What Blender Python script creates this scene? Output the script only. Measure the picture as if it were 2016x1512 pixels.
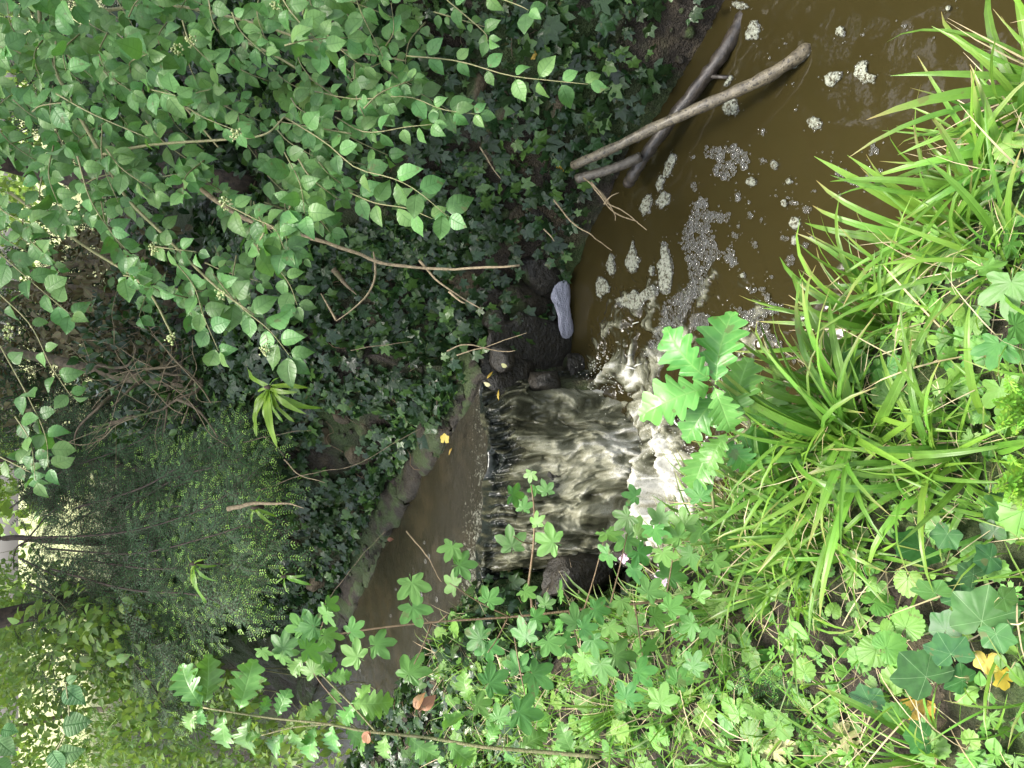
import bpy, math, random
import numpy as np
from mathutils import Matrix, Vector

for o in list(bpy.data.objects):
    bpy.data.objects.remove(o)
sc = bpy.context.scene
COL = sc.collection
RNG = random.Random(11)
NR = np.random.default_rng(5)

# ------------------------------------------------------------------ camera
PITCH = math.radians(33)
CAM = np.array([0.0, 0.0, 1.98])          # pool surface is z = 0
FPX = 1514.0                              # focal length in photo pixels (2016 wide)
cp, sp = math.cos(PITCH), math.sin(PITCH)
CR = np.array([1.0, 0, 0]); CF = np.array([0, cp, -sp]); CU = np.array([0, sp, cp])
cd = bpy.data.cameras.new('camera'); cam = bpy.data.objects.new('camera', cd); COL.objects.link(cam)
cd.sensor_fit = 'HORIZONTAL'; cd.sensor_width = 36; cd.lens = 36 * FPX / 2016
cd.clip_start = 0.05; cd.clip_end = 2000
M = Matrix(((-CU[0], CR[0], -CF[0], CAM[0]), (-CU[1], CR[1], -CF[1], CAM[1]), (-CU[2], CR[2], -CF[2], CAM[2]), (0, 0, 0, 1)))
cam.matrix_world = M                      # the phone was held sideways: the picture lies on its side
sc.camera = cam

# ------------------------------------------------------------------ light
SUN_EL, SUN_AZ = math.radians(79), math.radians(-15)     # azimuth from +Y towards +X
w = bpy.data.worlds.new('World'); sc.world = w; w.use_nodes = True
wn = w.node_tree.nodes; wl = w.node_tree.links
sky = wn.new('ShaderNodeTexSky'); sky.sky_type = 'NISHITA'; sky.sun_disc = False
sky.sun_elevation = SUN_EL; sky.sun_rotation = SUN_AZ
sky.air_density = 1.0; sky.dust_density = 4.0; sky.ozone_density = 1.0
wn['Background'].inputs['Strength'].default_value = 0.10
veil = wn.new('ShaderNodeHueSaturation'); veil.inputs['Saturation'].default_value = 0.45      # thin overcast takes most of the blue out
wl.new(sky.outputs[0], veil.inputs['Color']); wl.new(veil.outputs[0], wn['Background'].inputs['Color'])
sd = bpy.data.lights.new('sun', 'SUN'); sd.energy = 1.5; sd.angle = math.radians(20); sd.color = (1, 0.95, 0.86)
sun = bpy.data.objects.new('sun', sd); COL.objects.link(sun)
sdir = Vector((math.sin(SUN_AZ) * math.cos(SUN_EL), math.cos(SUN_AZ) * math.cos(SUN_EL), math.sin(SUN_EL)))
sun.rotation_euler = sdir.to_track_quat('Z', 'Y').to_euler(); sun.location = (0, 0, 8)
vs = sc.view_settings
vs.view_transform = 'Standard'; vs.look = 'None'; vs.gamma = 1.0; vs.use_curve_mapping = False
vs.exposure = 2.52
sc.cycles.use_denoising = True
sc.cycles.max_bounces = 6; sc.cycles.diffuse_bounces = 3; sc.cycles.glossy_bounces = 3
sc.cycles.transmission_bounces = 4; sc.cycles.transparent_max_bounces = 10
sc.cycles.caustics_reflective = False; sc.cycles.caustics_refractive = False
sc.cycles.sample_clamp_indirect = 4.0

# ------------------------------------------------------------------ maths helpers
def ray(x, y):
    px, py = (x - 1008) / FPX, (756 - y) / FPX
    return CF - px * CU + py * CR
def P(x, y, d):
    """point seen at a photo pixel, at depth d metres along the view axis"""
    return CAM + ray(x, y) * d
def PZ(x, y, z):
    r = ray(x, y); return CAM + r * ((z - CAM[2]) / r[2])
def project(p):
    q = np.asarray(p) - CAM
    dep = q @ CF
    return 1008 - FPX * (q @ CU) / dep, 756 - FPX * (q @ CR) / dep, dep
def nrm(v):
    v = np.asarray(v, float); return v / (math.sqrt(v[0] * v[0] + v[1] * v[1] + v[2] * v[2]) + 1e-9)
def sstep(a, b, x):
    t = np.clip((np.asarray(x, float) - a) / (b - a), 0, 1); return t * t * (3 - 2 * t)
def _hash(ix, iy, iz):
    n = ix * 374761393 + iy * 668265263 + iz * 1274126177
    n = (n ^ (n >> 13)) * 1274126177
    n = n ^ (n >> 16)
    return (n & 0xffff).astype(float) / 32767.5 - 1.0
def vnoise(p):
    p = np.asarray(p, float); i = np.floor(p).astype(np.int64); f = p - i
    u = f * f * (3 - 2 * f); r = 0
    for dx in (0, 1):
        wx = u[:, 0] if dx else 1 - u[:, 0]
        for dy in (0, 1):
            wy = u[:, 1] if dy else 1 - u[:, 1]
            for dz in (0, 1):
                wz = u[:, 2] if dz else 1 - u[:, 2]
                r = r + wx * wy * wz * _hash(i[:, 0] + dx, i[:, 1] + dy, i[:, 2] + dz)
    return r
def fbm(p, octs=4, f=1.0):
    p = np.asarray(p, float); r = 0; a = 1.0
    for k in range(octs):
        r = r + a * vnoise(p * f + k * 17.3); f *= 2.03; a *= 0.5
    return r
def rv(s=1.0):
    return np.array([RNG.gauss(0, s), RNG.gauss(0, s), RNG.gauss(0, s)])
UP = np.array([0, 0, 1.0])
def cross(a, b): return np.array([a[1] * b[2] - a[2] * b[1], a[2] * b[0] - a[0] * b[2], a[0] * b[1] - a[1] * b[0]])

# ------------------------------------------------------------------ mesh helpers
def tri(faces):
    out = []
    for f in faces:
        for k in range(1, len(f) - 1): out.append((f[0], f[k], f[k + 1]))
    return np.array(out, dtype=np.int32).reshape(-1, 3)
class T:
    """a shape: vertices, triangles, per-vertex (u, v, mark), per-triangle material slot"""
    def __init__(s, v, f, a=None, m=None):
        s.v = np.asarray(v, float).reshape(-1, 3); s.f = np.asarray(f, dtype=np.int32).reshape(-1, 3)
        s.a = np.zeros((len(s.v), 3)) if a is None else np.asarray(a, float)
        s.m = np.zeros(len(s.f), dtype=np.int32) if m is None else np.asarray(m, dtype=np.int32)
    def at(s, mat):
        m = np.array(mat); return T(s.v @ m[:3, :3].T + m[:3, 3], s.f, s.a, s.m)
def join(ts):
    v, f, a, m, n = [], [], [], [], 0
    for t in ts:
        v.append(t.v); f.append(t.f + n); a.append(t.a); m.append(t.m); n += len(t.v)
    return T(np.concatenate(v), np.concatenate(f), np.concatenate(a), np.concatenate(m))
def mesh(name, t, mats, smooth=True):
    me = bpy.data.meshes.new(name)
    nv, nf = len(t.v), len(t.f)
    me.vertices.add(nv); me.vertices.foreach_set('co', t.v.astype(np.float32).ravel())
    me.loops.add(nf * 3); me.loops.foreach_set('vertex_index', t.f.ravel())
    me.polygons.add(nf); me.polygons.foreach_set('loop_start', np.arange(0, nf * 3, 3, dtype=np.int32))
    me.polygons.foreach_set('material_index', t.m.astype(np.int32))
    me.polygons.foreach_set('use_smooth', np.full(nf, smooth))
    at = me.attributes.new('lc', 'FLOAT_VECTOR', 'POINT'); at.data.foreach_set('vector', t.a.astype(np.float32).ravel())
    for m in (mats if isinstance(mats, (list, tuple)) else [mats]): me.materials.append(m)
    me.update(); me.validate()
    return me
def link(name, me, parent=None, mat=None):
    o = bpy.data.objects.new(name, me); COL.objects.link(o)
    if parent is not None:
        o.parent = parent
        L = Matrix.Translation(-Vector(parent.location))
        o.matrix_basis = L @ mat if mat is not None else L
    elif mat is not None: o.matrix_basis = mat
    return o
def tag(o, label=None, cat=None, group=None, kind=None):
    if label: o['label'] = label
    if cat: o['category'] = cat
    if group: o['group'] = group
    if kind: o['kind'] = kind
    return o
def empty(name, loc, label, cat, group=None):
    o = bpy.data.objects.new(name, None); COL.objects.link(o); o.empty_display_size = 0.05
    o.location = Vector(loc); return tag(o, label, cat, group)
def frame(pos, d, n, size, wide=1.0):
    """matrix that lays a leaf (along +Y, facing +Z) at pos"""
    y = nrm(d); x = nrm(cross(y, n)); z = cross(x, y)
    m = np.eye(4); m[:3, 0] = x * size * wide; m[:3, 1] = y * size; m[:3, 2] = z * size; m[:3, 3] = pos
    return m
def MX(m): return Matrix([list(map(float, r)) for r in m])
def tube(pts, rad, n=6, cap=True, rough=0.0):
    pts = np.asarray(pts, float); k = len(pts); rad = np.broadcast_to(np.asarray(rad, float), (k,)) if np.ndim(rad) < 2 else rad
    v, f, a = [], [], []
    tang = np.gradient(pts, axis=0); ref = np.array([0.3, 0.2, 1.0])
    for i in range(k):
        t = nrm(tang[i]); x = nrm(np.cross(t, ref)); y = np.cross(t, x)
        for j in range(n):
            an = 2 * math.pi * j / n; r = rad[i] * (1 + rough * RNG.uniform(-1, 1))
            v.append(pts[i] + r * (math.cos(an) * x + math.sin(an) * y)); a.append((j / n, i / max(1, k - 1), 0))
    for i in range(k - 1):
        for j in range(n):
            p, q = i * n + j, i * n + (j + 1) % n
            f += [(p, q, q + n), (p, q + n, p + n)]
    if cap:
        for b, e in ((0, 0), ((k - 1) * n, k - 1)):
            c = len(v); v.append(pts[e]); a.append((0, 0, 1))
            f += [(b + (j + 1) % n, b + j, c) if e == 0 else (b + j, b + (j + 1) % n, c) for j in range(n)]
    return T(v, f, a)
def spline(pts, n):
    """Catmull-Rom through the points"""
    p = np.asarray(pts, float); p = np.vstack([2 * p[0] - p[1], p, 2 * p[-1] - p[-2]]); out = []
    segs = len(p) - 3
    for i in range(n):
        u = i / (n - 1) * segs; k = min(int(u), segs - 1); t = u - k
        a, b, c, d = p[k:k + 4]
        out.append(0.5 * (2 * b + (c - a) * t + (2 * a - 5 * b + 4 * c - d) * t * t + (3 * b - a - 3 * c + d) * t ** 3))
    return np.array(out)

# ------------------------------------------------------------------ materials
class NB:
    def __init__(s, name):
        s.m = bpy.data.materials.new(name); s.m.use_nodes = True
        s.t = s.m.node_tree; s.t.nodes.clear(); s.out = s.t.nodes.new('ShaderNodeOutputMaterial')
    def n(s, ty, **kw):
        nd = s.t.nodes.new('ShaderNode' + ty)
        for k, v in kw.items():
            if k.startswith('_'): setattr(nd, k[1:], v)
            else:
                i = nd.inputs[int(k[1:])] if k[0] == 'i' and k[1:].isdigit() else nd.inputs[k.replace('__', ' ')]
                if hasattr(v, 'is_output') or isinstance(v, bpy.types.NodeSocket): s.t.links.new(v, i)
                else: i.default_value = v
        return nd
    def math(s, op, a, b=0.0, c=None):
        kw = dict(i0=a, i1=b)
        if c is not None: kw['i2'] = c
        return s.n('Math', _operation=op, **kw).outputs[0]
    def mix(s, f, a, b):
        nd = s.t.nodes.new('ShaderNodeMix'); nd.data_type = 'RGBA'
        for i, v in ((0, f), (6, a), (7, b)):
            if isinstance(v, bpy.types.NodeSocket): s.t.links.new(v, nd.inputs[i])
            else: nd.inputs[i].default_value = v if i == 0 or len(v) == 4 else (*v, 1)
        return nd.outputs[2]
    def noise(s, scale, detail=3, vec=None, rough=0.55, dist=0.0):
        kw = dict(Scale=scale, Detail=detail, Roughness=rough, Distortion=dist)
        if vec is not None: kw['Vector'] = vec
        return s.n('TexNoise', **kw).outputs[0]
    def ramp(s, f, stops):
        nd = s.n('ValToRGB', Fac=f); e = nd.color_ramp.elements
        while len(e) < len(stops): e.new(0.5)
        for i, (p, c) in enumerate(stops):
            e[i].position = p; e[i].color = (*c, 1) if len(c) == 3 else c
        return nd.outputs[0]
    def done(s, sh): s.t.links.new(sh, s.out.inputs[0]); return s.m
    def disp(s, d): s.t.links.new(d, s.out.inputs[2])
    def lc(s):
        a = s.n('Attribute', _attribute_name='lc'); x = s.n('SeparateXYZ', Vector=a.outputs['Vector'])
        return x.outputs[0], x.outputs[1], x.outputs[2], a.outputs['Vector']
    def rand(s):
        return s.math('FRACT', s.math('ADD', s.n('ObjectInfo').outputs['Random'], s.n('NewGeometry').outputs['Random Per Island']))

def leaf_mat(name, c1, c2, vein=(0.2, 0.3, 0.1), veinamt=0.6, power=14, side=0, slope=0.5, rough=0.42, trans=0.3, tcol=None, spec=0.5, spots=0.0, jit=0.25, sidegain=0.5, bump=0.25, young=None, tip=False):
    b = NB(name); u, v, k, vec = b.lc(); r = b.rand()
    base = b.mix(r, c1, c2)
    r2 = b.math('FRACT', b.math('MULTIPLY', r, 7.31))
    base = b.n('HueSaturation', Hue=b.math('MULTIPLY_ADD', r2, 0.05, 0.47), Saturation=1.0,
               Value=b.math('MULTIPLY_ADD', b.math('FRACT', b.math('MULTIPLY', r, 13.7)), 2 * jit, 1 - jit), Color=base).outputs[0]
    geo = b.n('NewGeometry')
    mott = b.noise(60, 3, geo.outputs['Position'])
    base = b.mix(b.math('MULTIPLY', b.math('SUBTRACT', mott, 0.35), 0.9), base, tuple(min(1, x * 1.35) for x in c2))
    m = b.math('POWER', k, power)
    if side:
        au = b.math('ABSOLUTE', u)
        ph = b.math('FRACT', b.math('SUBTRACT', b.math('MULTIPLY', v, side), b.math('MULTIPLY', au, slope * side)))
        s_ = b.math('POWER', b.math('SUBTRACT', 1.0, b.math('MULTIPLY', b.math('ABSOLUTE', b.math('SUBTRACT', ph, 0.5)), 2.0)), 5)
        m = b.math('MAXIMUM', m, b.math('MULTIPLY', s_, sidegain))
    col = b.mix(b.math('MULTIPLY', m, veinamt), base, vein)
    blem = b.math('MULTIPLY', b.math('GREATER_THAN', b.noise(38, 3, geo.outputs['Position']), 0.64), b.math('GREATER_THAN', r2, 0.55))
    col = b.mix(b.math('MULTIPLY', blem, 0.55), col, (0.11, 0.09, 0.035))
    if tip: col = b.mix(b.math('MULTIPLY', b.math('POWER', v, 7.0), b.math('GREATER_THAN', r2, 0.45)), col, (0.30, 0.22, 0.09))
    if young: col = b.mix(b.math('MULTIPLY', b.math('GREATER_THAN', r, 0.84), 0.85), col, young)
    if spots:
        sp_ = b.math('GREATER_THAN', b.noise(240, 2, geo.outputs['Position']), 1 - spots)
        col = b.mix(b.math('MULTIPLY', sp_, 0.7), col, (0.35, 0.4, 0.25))
    bm = b.n('Bump', Strength=bump, Distance=0.004, Height=b.math('MULTIPLY_ADD', m, -1.0, b.math('MULTIPLY', mott, 0.4)))
    rg = b.math('MULTIPLY_ADD', mott, 0.25, rough - 0.12)
    pr = b.n('BsdfPrincipled', Base__Color=col, Roughness=rg, Normal=bm.outputs[0])
    pr.inputs['Specular IOR Level'].default_value = spec
    tc = b.mix(0.5, col, tcol if tcol else tuple(min(1, x * 2.2) for x in c2))
    tr = b.n('BsdfTranslucent', Color=tc)
    return b.done(b.n('MixShader', i0=trans, i1=pr.outputs[0], i2=tr.outputs[0]).outputs[0])

MAT = {}
MAT['dogwood'] = leaf_mat('dogwood_leaf', (0.076, 0.18, 0.048), (0.118, 0.25, 0.07), vein=(0.05, 0.13, 0.03), veinamt=0.65, power=18, side=6, slope=0.55, rough=0.40, trans=0.30, tcol=(0.14, 0.38, 0.03), spots=0.22, spec=0.42, jit=0.4)
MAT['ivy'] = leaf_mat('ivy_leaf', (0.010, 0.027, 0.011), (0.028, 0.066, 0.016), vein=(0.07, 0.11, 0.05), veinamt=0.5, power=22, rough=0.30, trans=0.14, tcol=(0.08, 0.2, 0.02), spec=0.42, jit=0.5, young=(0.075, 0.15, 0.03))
MAT['ivy_big'] = leaf_mat('ivy_broad_leaf', (0.014, 0.05, 0.02), (0.055, 0.16, 0.036), vein=(0.24, 0.38, 0.18), veinamt=0.95, power=30, rough=0.46, trans=0.16, spec=0.3, jit=0.35)
MAT['maple'] = leaf_mat('maple_leaf', (0.05, 0.15, 0.032), (0.095, 0.245, 0.045), vein=(0.14, 0.30, 0.09), veinamt=0.6, power=30, rough=0.5, trans=0.33, tcol=(0.2, 0.45, 0.05))
MAT['oak'] = leaf_mat('oak_leaf', (0.065, 0.20, 0.035), (0.11, 0.27, 0.05), vein=(0.2, 0.38, 0.10), veinamt=0.7, power=20, side=7, slope=0.5, rough=0.38, trans=0.3, tcol=(0.22, 0.48, 0.04), sidegain=0.6)
MAT['hazel'] = leaf_mat('hazel_leaf', (0.06, 0.16, 0.05), (0.09, 0.21, 0.06), vein=(0.03, 0.10, 0.03), veinamt=0.6, power=18, side=8, slope=0.4, rough=0.55, trans=0.3, bump=0.6)
MAT['grass'] = leaf_mat('grass_blade', (0.05, 0.145, 0.016), (0.125, 0.265, 0.034), vein=(0.15, 0.32, 0.04), veinamt=0.45, power=10, rough=0.4, trans=0.34, tcol=(0.28, 0.52, 0.04), jit=0.38, spec=0.42, tip=True)
MAT['straw'] = leaf_mat('dry_straw', (0.30, 0.24, 0.12), (0.5, 0.43, 0.27), vein=(0.5, 0.44, 0.3), veinamt=0.3, rough=0.6, trans=0.2, tcol=(0.5, 0.42, 0.22))
MAT['herb'] = leaf_mat('herb_leaf', (0.06, 0.18, 0.03), (0.14, 0.30, 0.05), vein=(0.04, 0.13, 0.02), veinamt=0.6, power=20, rough=0.5, trans=0.32, tcol=(0.25, 0.5, 0.05), bump=0.5)
MAT['herb_lime'] = leaf_mat('lime_frond', (0.12, 0.29, 0.025), (0.18, 0.36, 0.035), rough=0.5, trans=0.35, tcol=(0.35, 0.6, 0.04))
MAT['fern'] = leaf_mat('fern_frond', (0.11, 0.24, 0.018), (0.17, 0.32, 0.03), vein=(0.1, 0.24, 0.02), veinamt=0.8, power=16, side=22, slope=0.1, rough=0.38, trans=0.3, tcol=(0.3, 0.5, 0.03), sidegain=0.2)
MAT['understory'] = leaf_mat('understory_leaf', (0.07, 0.15, 0.028), (0.17, 0.28, 0.05), rough=0.5, trans=0.4, tcol=(0.34, 0.5, 0.07), jit=0.5)
MAT['yellow'] = leaf_mat('yellow_leaf', (0.36, 0.25, 0.025), (0.42, 0.31, 0.04), vein=(0.45, 0.25, 0.03), rough=0.5, trans=0.25, tcol=(0.6, 0.45, 0.03))
MAT['pale'] = leaf_mat('pale_leaf', (0.42, 0.43, 0.16), (0.52, 0.5, 0.28), vein=(0.5, 0.48, 0.3), rough=0.6, trans=0.25, tcol=(0.5, 0.45, 0.2))
MAT['dead'] = leaf_mat('dead_leaf', (0.16, 0.07, 0.03), (0.26, 0.13, 0.06), vein=(0.3, 0.18, 0.09), rough=0.6, trans=0.1, tcol=(0.3, 0.12, 0.04))
MAT['needle'] = leaf_mat('yew_needle', (0.028, 0.07, 0.026), (0.06, 0.125, 0.045), rough=0.5, trans=0.2, tcol=(0.08, 0.18, 0.05), spec=0.3, jit=0.35)
MAT['needle_new'] = leaf_mat('yew_new_growth', (0.2, 0.42, 0.07), (0.3, 0.52, 0.1), rough=0.45, trans=0.3)
MAT['needle_dead'] = leaf_mat('brown_needle', (0.075, 0.06, 0.025), (0.14, 0.12, 0.05), rough=0.6, trans=0.15, tcol=(0.2, 0.14, 0.05), jit=0.4)
MAT['flower'] = leaf_mat('cream_flower', (0.26, 0.36, 0.10), (0.5, 0.54, 0.28), rough=0.6, trans=0.25, tcol=(0.6, 0.6, 0.3))
MAT['pink'] = leaf_mat('pink_petal', (0.6, 0.35, 0.5), (0.75, 0.55, 0.68), rough=0.6, trans=0.3, tcol=(0.7, 0.5, 0.6))

def bark_mat(name, c1, c2, scale=60, rough=0.8, moss=0.0, spots=None, wet=0.0):
    b = NB(name); tc = b.n('TexCoord'); g = b.n('NewGeometry'); p = g.outputs['Position']
    n1 = b.noise(scale, 4, p); n2 = b.noise(scale * 4, 3, p)
    col = b.mix(b.ramp(n1, [(0.35, (0, 0, 0)), (0.65, (1, 1, 1))]), c1, c2)
    if spots:
        s_ = b.math('GREATER_THAN', b.noise(scale * 2.6, 2, p, dist=1.0), 0.6); col = b.mix(b.math('MULTIPLY', s_, 0.85), col, spots)
    if moss:
        mm = b.ramp(b.noise(12, 4, p), [(0.62 - moss * 0.3, (0, 0, 0)), (0.72 - moss * 0.3, (1, 1, 1))]); col = b.mix(mm, col, (0.05, 0.08, 0.015))
    bm = b.n('Bump', Strength=0.6, Distance=0.006, Height=b.math('ADD', n1, b.math('MULTIPLY', n2, 0.5)))
    pr = b.n('BsdfPrincipled', Base__Color=col, Roughness=rough, Normal=bm.outputs[0])
    pr.inputs['Coat Weight'].default_value = wet; pr.inputs['Coat Roughness'].default_value = 0.25
    return b.done(pr.outputs[0])
MAT['stem_green'] = bark_mat('green_stem', (0.15, 0.17, 0.06), (0.25, 0.22, 0.11), 80, 0.6)
MAT['stem_red'] = bark_mat('reddish_stem', (0.12, 0.07, 0.035), (0.17, 0.12, 0.06), 80, 0.55)
MAT['twig'] = bark_mat('dry_twig', (0.17, 0.13, 0.075), (0.32, 0.25, 0.15), 90, 0.8)
MAT['bark'] = bark_mat('brown_bark', (0.07, 0.053, 0.032), (0.17, 0.13, 0.08), 40, 0.85, moss=0.3)
MAT['bark_dark'] = bark_mat('dark_bark', (0.03, 0.022, 0.016), (0.085, 0.06, 0.042), 40, 0.85)
MAT['log'] = bark_mat('pale_log_bark', (0.075, 0.062, 0.04), (0.17, 0.145, 0.095), 38, 0.6, spots=(0.018, 0.014, 0.01), wet=0.3)
MAT['log_dark'] = bark_mat('wet_dark_log', (0.02, 0.016, 0.012), (0.06, 0.048, 0.036), 45, 0.5, wet=0.5)
MAT['log_grey'] = bark_mat('grey_log_bark', (0.05, 0.042, 0.03), (0.12, 0.105, 0.08), 45, 0.55, wet=0.3)

def rock_mat(name, c1, c2, mossamt, wet=0.0, scale=9.0):
    b = NB(name); g = b.n('NewGeometry'); p = g.outputs['Position']
    n1 = b.noise(scale, 5, p, 0.65); n2 = b.noise(scale * 7, 4, p, 0.6); n3 = b.noise(scale * 0.6, 3, p)
    col = b.mix(b.ramp(n1, [(0.3, (0, 0, 0)), (0.7, (1, 1, 1))]), c1, c2)
    col = b.mix(b.math('MULTIPLY', b.ramp(n2, [(0.5, (0, 0, 0)), (0.72, (1, 1, 1))]), 0.75), col, tuple(x * 0.3 for x in c1))
    up = b.n('SeparateXYZ', Vector=g.outputs['Normal']).outputs[2]
    mm = b.math('ADD', n3, b.math('MULTIPLY', up, 0.12))
    mm = b.ramp(mm, [(0.72 - mossamt, (0, 0, 0)), (0.82 - mossamt, (1, 1, 1))])
    mcol = b.mix(n2, (0.018, 0.034, 0.012), (0.06, 0.085, 0.016))
    col = b.mix(mm, col, mcol)
    bm = b.n('Bump', Strength=0.9, Distance=0.03, Height=b.math('ADD', n1, b.math('MULTIPLY', n2, 0.35)))
    pr = b.n('BsdfPrincipled', Base__Color=col, Roughness=b.math('MULTIPLY_ADD', n2, 0.3, 0.6 - wet * 0.4), Normal=bm.outputs[0])
    return b.done(pr.outputs[0])
MAT['rock'] = rock_mat('mossy_limestone', (0.045, 0.036, 0.019), (0.125, 0.095, 0.05), 0.17)
MAT['rock_wet'] = rock_mat('wet_dark_rock', (0.011, 0.010, 0.007), (0.036, 0.030, 0.020), 0.06, wet=0.6, scale=10)
MAT['ledge'] = rock_mat('damp_ledge_stone', (0.018, 0.014, 0.007), (0.045, 0.035, 0.018), 0.2, wet=0.35, scale=16)

def ground_mat():
    b = NB('bank_soil'); g = b.n('NewGeometry'); p = g.outputs['Position']
    n1 = b.noise(5, 5, p, 0.6); n2 = b.noise(45, 4, p, 0.65); n3 = b.noise(2.2, 4, p); n4 = b.noise(160, 2, p)
    soil = b.mix(n2, (0.014, 0.010, 0.006), (0.045, 0.034, 0.020))
    rockc = b.mix(n2, (0.03, 0.024, 0.013), (0.11, 0.083, 0.045))
    col = b.mix(b.ramp(n1, [(0.52, (0, 0, 0)), (0.62, (1, 1, 1))]), soil, rockc)
    col = b.mix(b.ramp(n3, [(0.46, (0, 0, 0)), (0.58, (1, 1, 1))]), col, b.mix(n4, (0.018, 0.036, 0.01), (0.055, 0.085, 0.015)))
    litter = b.ramp(n4, [(0.64, (0, 0, 0)), (0.7, (1, 1, 1))]); col = b.mix(b.math('MULTIPLY', litter, 0.5), col, (0.12, 0.09, 0.05))
    # beyond the bank pale grass, its colour lightened to stand in for sunlight
    far = b.ramp(b.math('MULTIPLY', b.n('SeparateXYZ', Vector=p).outputs[1], 0.05), [(0.34, (0, 0, 0)), (0.5, (1, 1, 1))])
    col = b.mix(far, col, b.mix(n2, (0.16, 0.2, 0.05), (0.36, 0.36, 0.16)))
    bm = b.n('Bump', Strength=0.9, Distance=0.03, Height=b.math('ADD', b.math('ADD', n1, n2), b.math('MULTIPLY', n4, 0.4)))
    pr = b.n('BsdfPrincipled', Base__Color=col, Roughness=0.75, Normal=bm.outputs[0])
    return b.done(pr.outputs[0])
MAT['ground'] = ground_mat()

def water_mat(name, body, streak=False, bedcol=None):
    """lc = (u across, v along, foam amount)"""
    b = NB(name); u, v, k, vec = b.lc(); g = b.n('NewGeometry'); p = g.outputs['Position']
    if streak:
        uv = b.n('CombineXYZ', X=b.math('MULTIPLY', u, 46.0), Y=b.math('MULTIPLY', v, 7.0), Z=0.0).outputs[0]
        uv2 = b.n('CombineXYZ', X=b.math('MULTIPLY', u, 130.0), Y=b.math('MULTIPLY', v, 26.0), Z=3.0).outputs[0]
        n1 = b.noise(1.0, 5, uv, 0.68, 0.8); n2 = b.noise(1.0, 4, uv2, 0.7, 0.5)
        f = b.math('ADD', b.math('MULTIPLY', n1, 0.75), b.math('MULTIPLY', n2, 0.42))
        hgt = b.math('ADD', n1, b.math('MULTIPLY', n2, 0.8)); dist = 0.05
    else:
        n1 = b.noise(24, 5, p, 0.72, 1.2); n2 = b.noise(95, 4, p, 0.7, 0.6)
        f = b.math('ADD', b.math('MULTIPLY', n1, 0.62), b.math('MULTIPLY', n2, 0.5))
        hgt = b.math('ADD', n1, b.math('MULTIPLY', n2, 0.7)); dist = 0.035
    # foam shows where noise passes a threshold set by the foam amount
    th = b.math('SUBTRACT', f, b.math('MULTIPLY_ADD', k, -0.62, 0.86))
    fm = b.n('MapRange', Value=th, i1=-0.04, i2=0.22 if streak else 0.16).outputs[0]
    fcol = b.mix(n2, (0.17, 0.175, 0.115), (0.46, 0.47, 0.38))
    white = b.n('MapRange', Value=b.math('ADD', k, b.math('MULTIPLY', b.math('SUBTRACT', n1, 0.5), 0.9)), i1=0.62, i2=1.0).outputs[0]
    fcol = b.mix(white, fcol, b.mix(n1, (0.55, 0.50, 0.33), (0.78, 0.78, 0.74)))
    bn = b.noise(2.5, 3, p)
    bcol = b.mix(bn, tuple(x * 0.75 for x in body), tuple(x * 1.25 for x in body))
    if bedcol: bcol = b.mix(b.ramp(b.noise(7, 4, p, 0.6), [(0.5, (0, 0, 0)), (0.75, (1, 1, 1))]), bcol, bedcol)
    col = b.mix(fm, bcol, fcol)
    rip = b.noise(9, 3, p, 0.5)
    rip2 = b.noise(40, 2, p, 0.5)
    chop = b.math('MULTIPLY', hgt, b.math('MINIMUM', b.math('MULTIPLY', k, 1.6), 1.0))
    h = b.math('ADD', b.math('MULTIPLY', b.math('ADD', rip, b.math('MULTIPLY', rip2, 0.12)), 0.5 if not streak else 0.3), chop)
    bm = b.n('Bump', Strength=0.8, Distance=dist, Height=h)
    pr = b.n('BsdfPrincipled', Base__Color=col, Roughness=b.math('MULTIPLY_ADD', fm, 0.45, 0.04), IOR=1.33, Normal=bm.outputs[0])
    return b.done(pr.outputs[0])
def white_water(name, body):
    """lc = (u, v, how much air is churned into the water)"""
    b = NB(name); u, v, k, vec = b.lc(); p = b.n('NewGeometry').outputs['Position']
    n2 = b.noise(210, 4, p, 0.7); n1 = b.noise(2.5, 3, p)
    bcol = b.mix(n1, tuple(x * 0.8 for x in body), tuple(x * 1.2 for x in body))
    fm = b.math('ADD', k, b.math('MULTIPLY', b.math('SUBTRACT', n2, 0.5), b.math('MULTIPLY', b.math('MINIMUM', k, 0.6), 1.15)))
    ramp = b.ramp(fm, [(0.0, (0.012, 0.011, 0.006)), (0.22, (0.05, 0.05, 0.03)), (0.5, (0.135, 0.135, 0.088)), (0.76, (0.27, 0.265, 0.19)), (1.0, (0.6, 0.59, 0.53))])
    col = b.mix(b.n('MapRange', Value=fm, i1=0.02, i2=0.2).outputs[0], bcol, ramp)
    rip = b.math('ADD', b.noise(9, 3, p, 0.5), b.math('MULTIPLY', b.noise(40, 2, p, 0.5), 0.12))
    h = b.math('ADD', b.math('MULTIPLY', rip, 0.05), b.math('MULTIPLY', n2, b.math('MULTIPLY', k, 0.3)))
    bm = b.n('Bump', Strength=0.8, Distance=0.02, Height=h)
    pr = b.n('BsdfPrincipled', Base__Color=col, Roughness=b.math('MULTIPLY_ADD', b.math('MINIMUM', k, 1.0), 0.4, 0.04), IOR=1.33, Normal=bm.outputs[0])
    return b.done(pr.outputs[0])
MAT['pool'] = white_water('brown_pool_water', (0.0265, 0.0212, 0.0072))
MAT['stream'] = water_mat('shallow_stream_water', (0.024, 0.021, 0.011), streak=False, bedcol=(0.045, 0.036, 0.019))
MAT['cascade'] = white_water('falling_water', (0.013, 0.016, 0.013))

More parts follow.
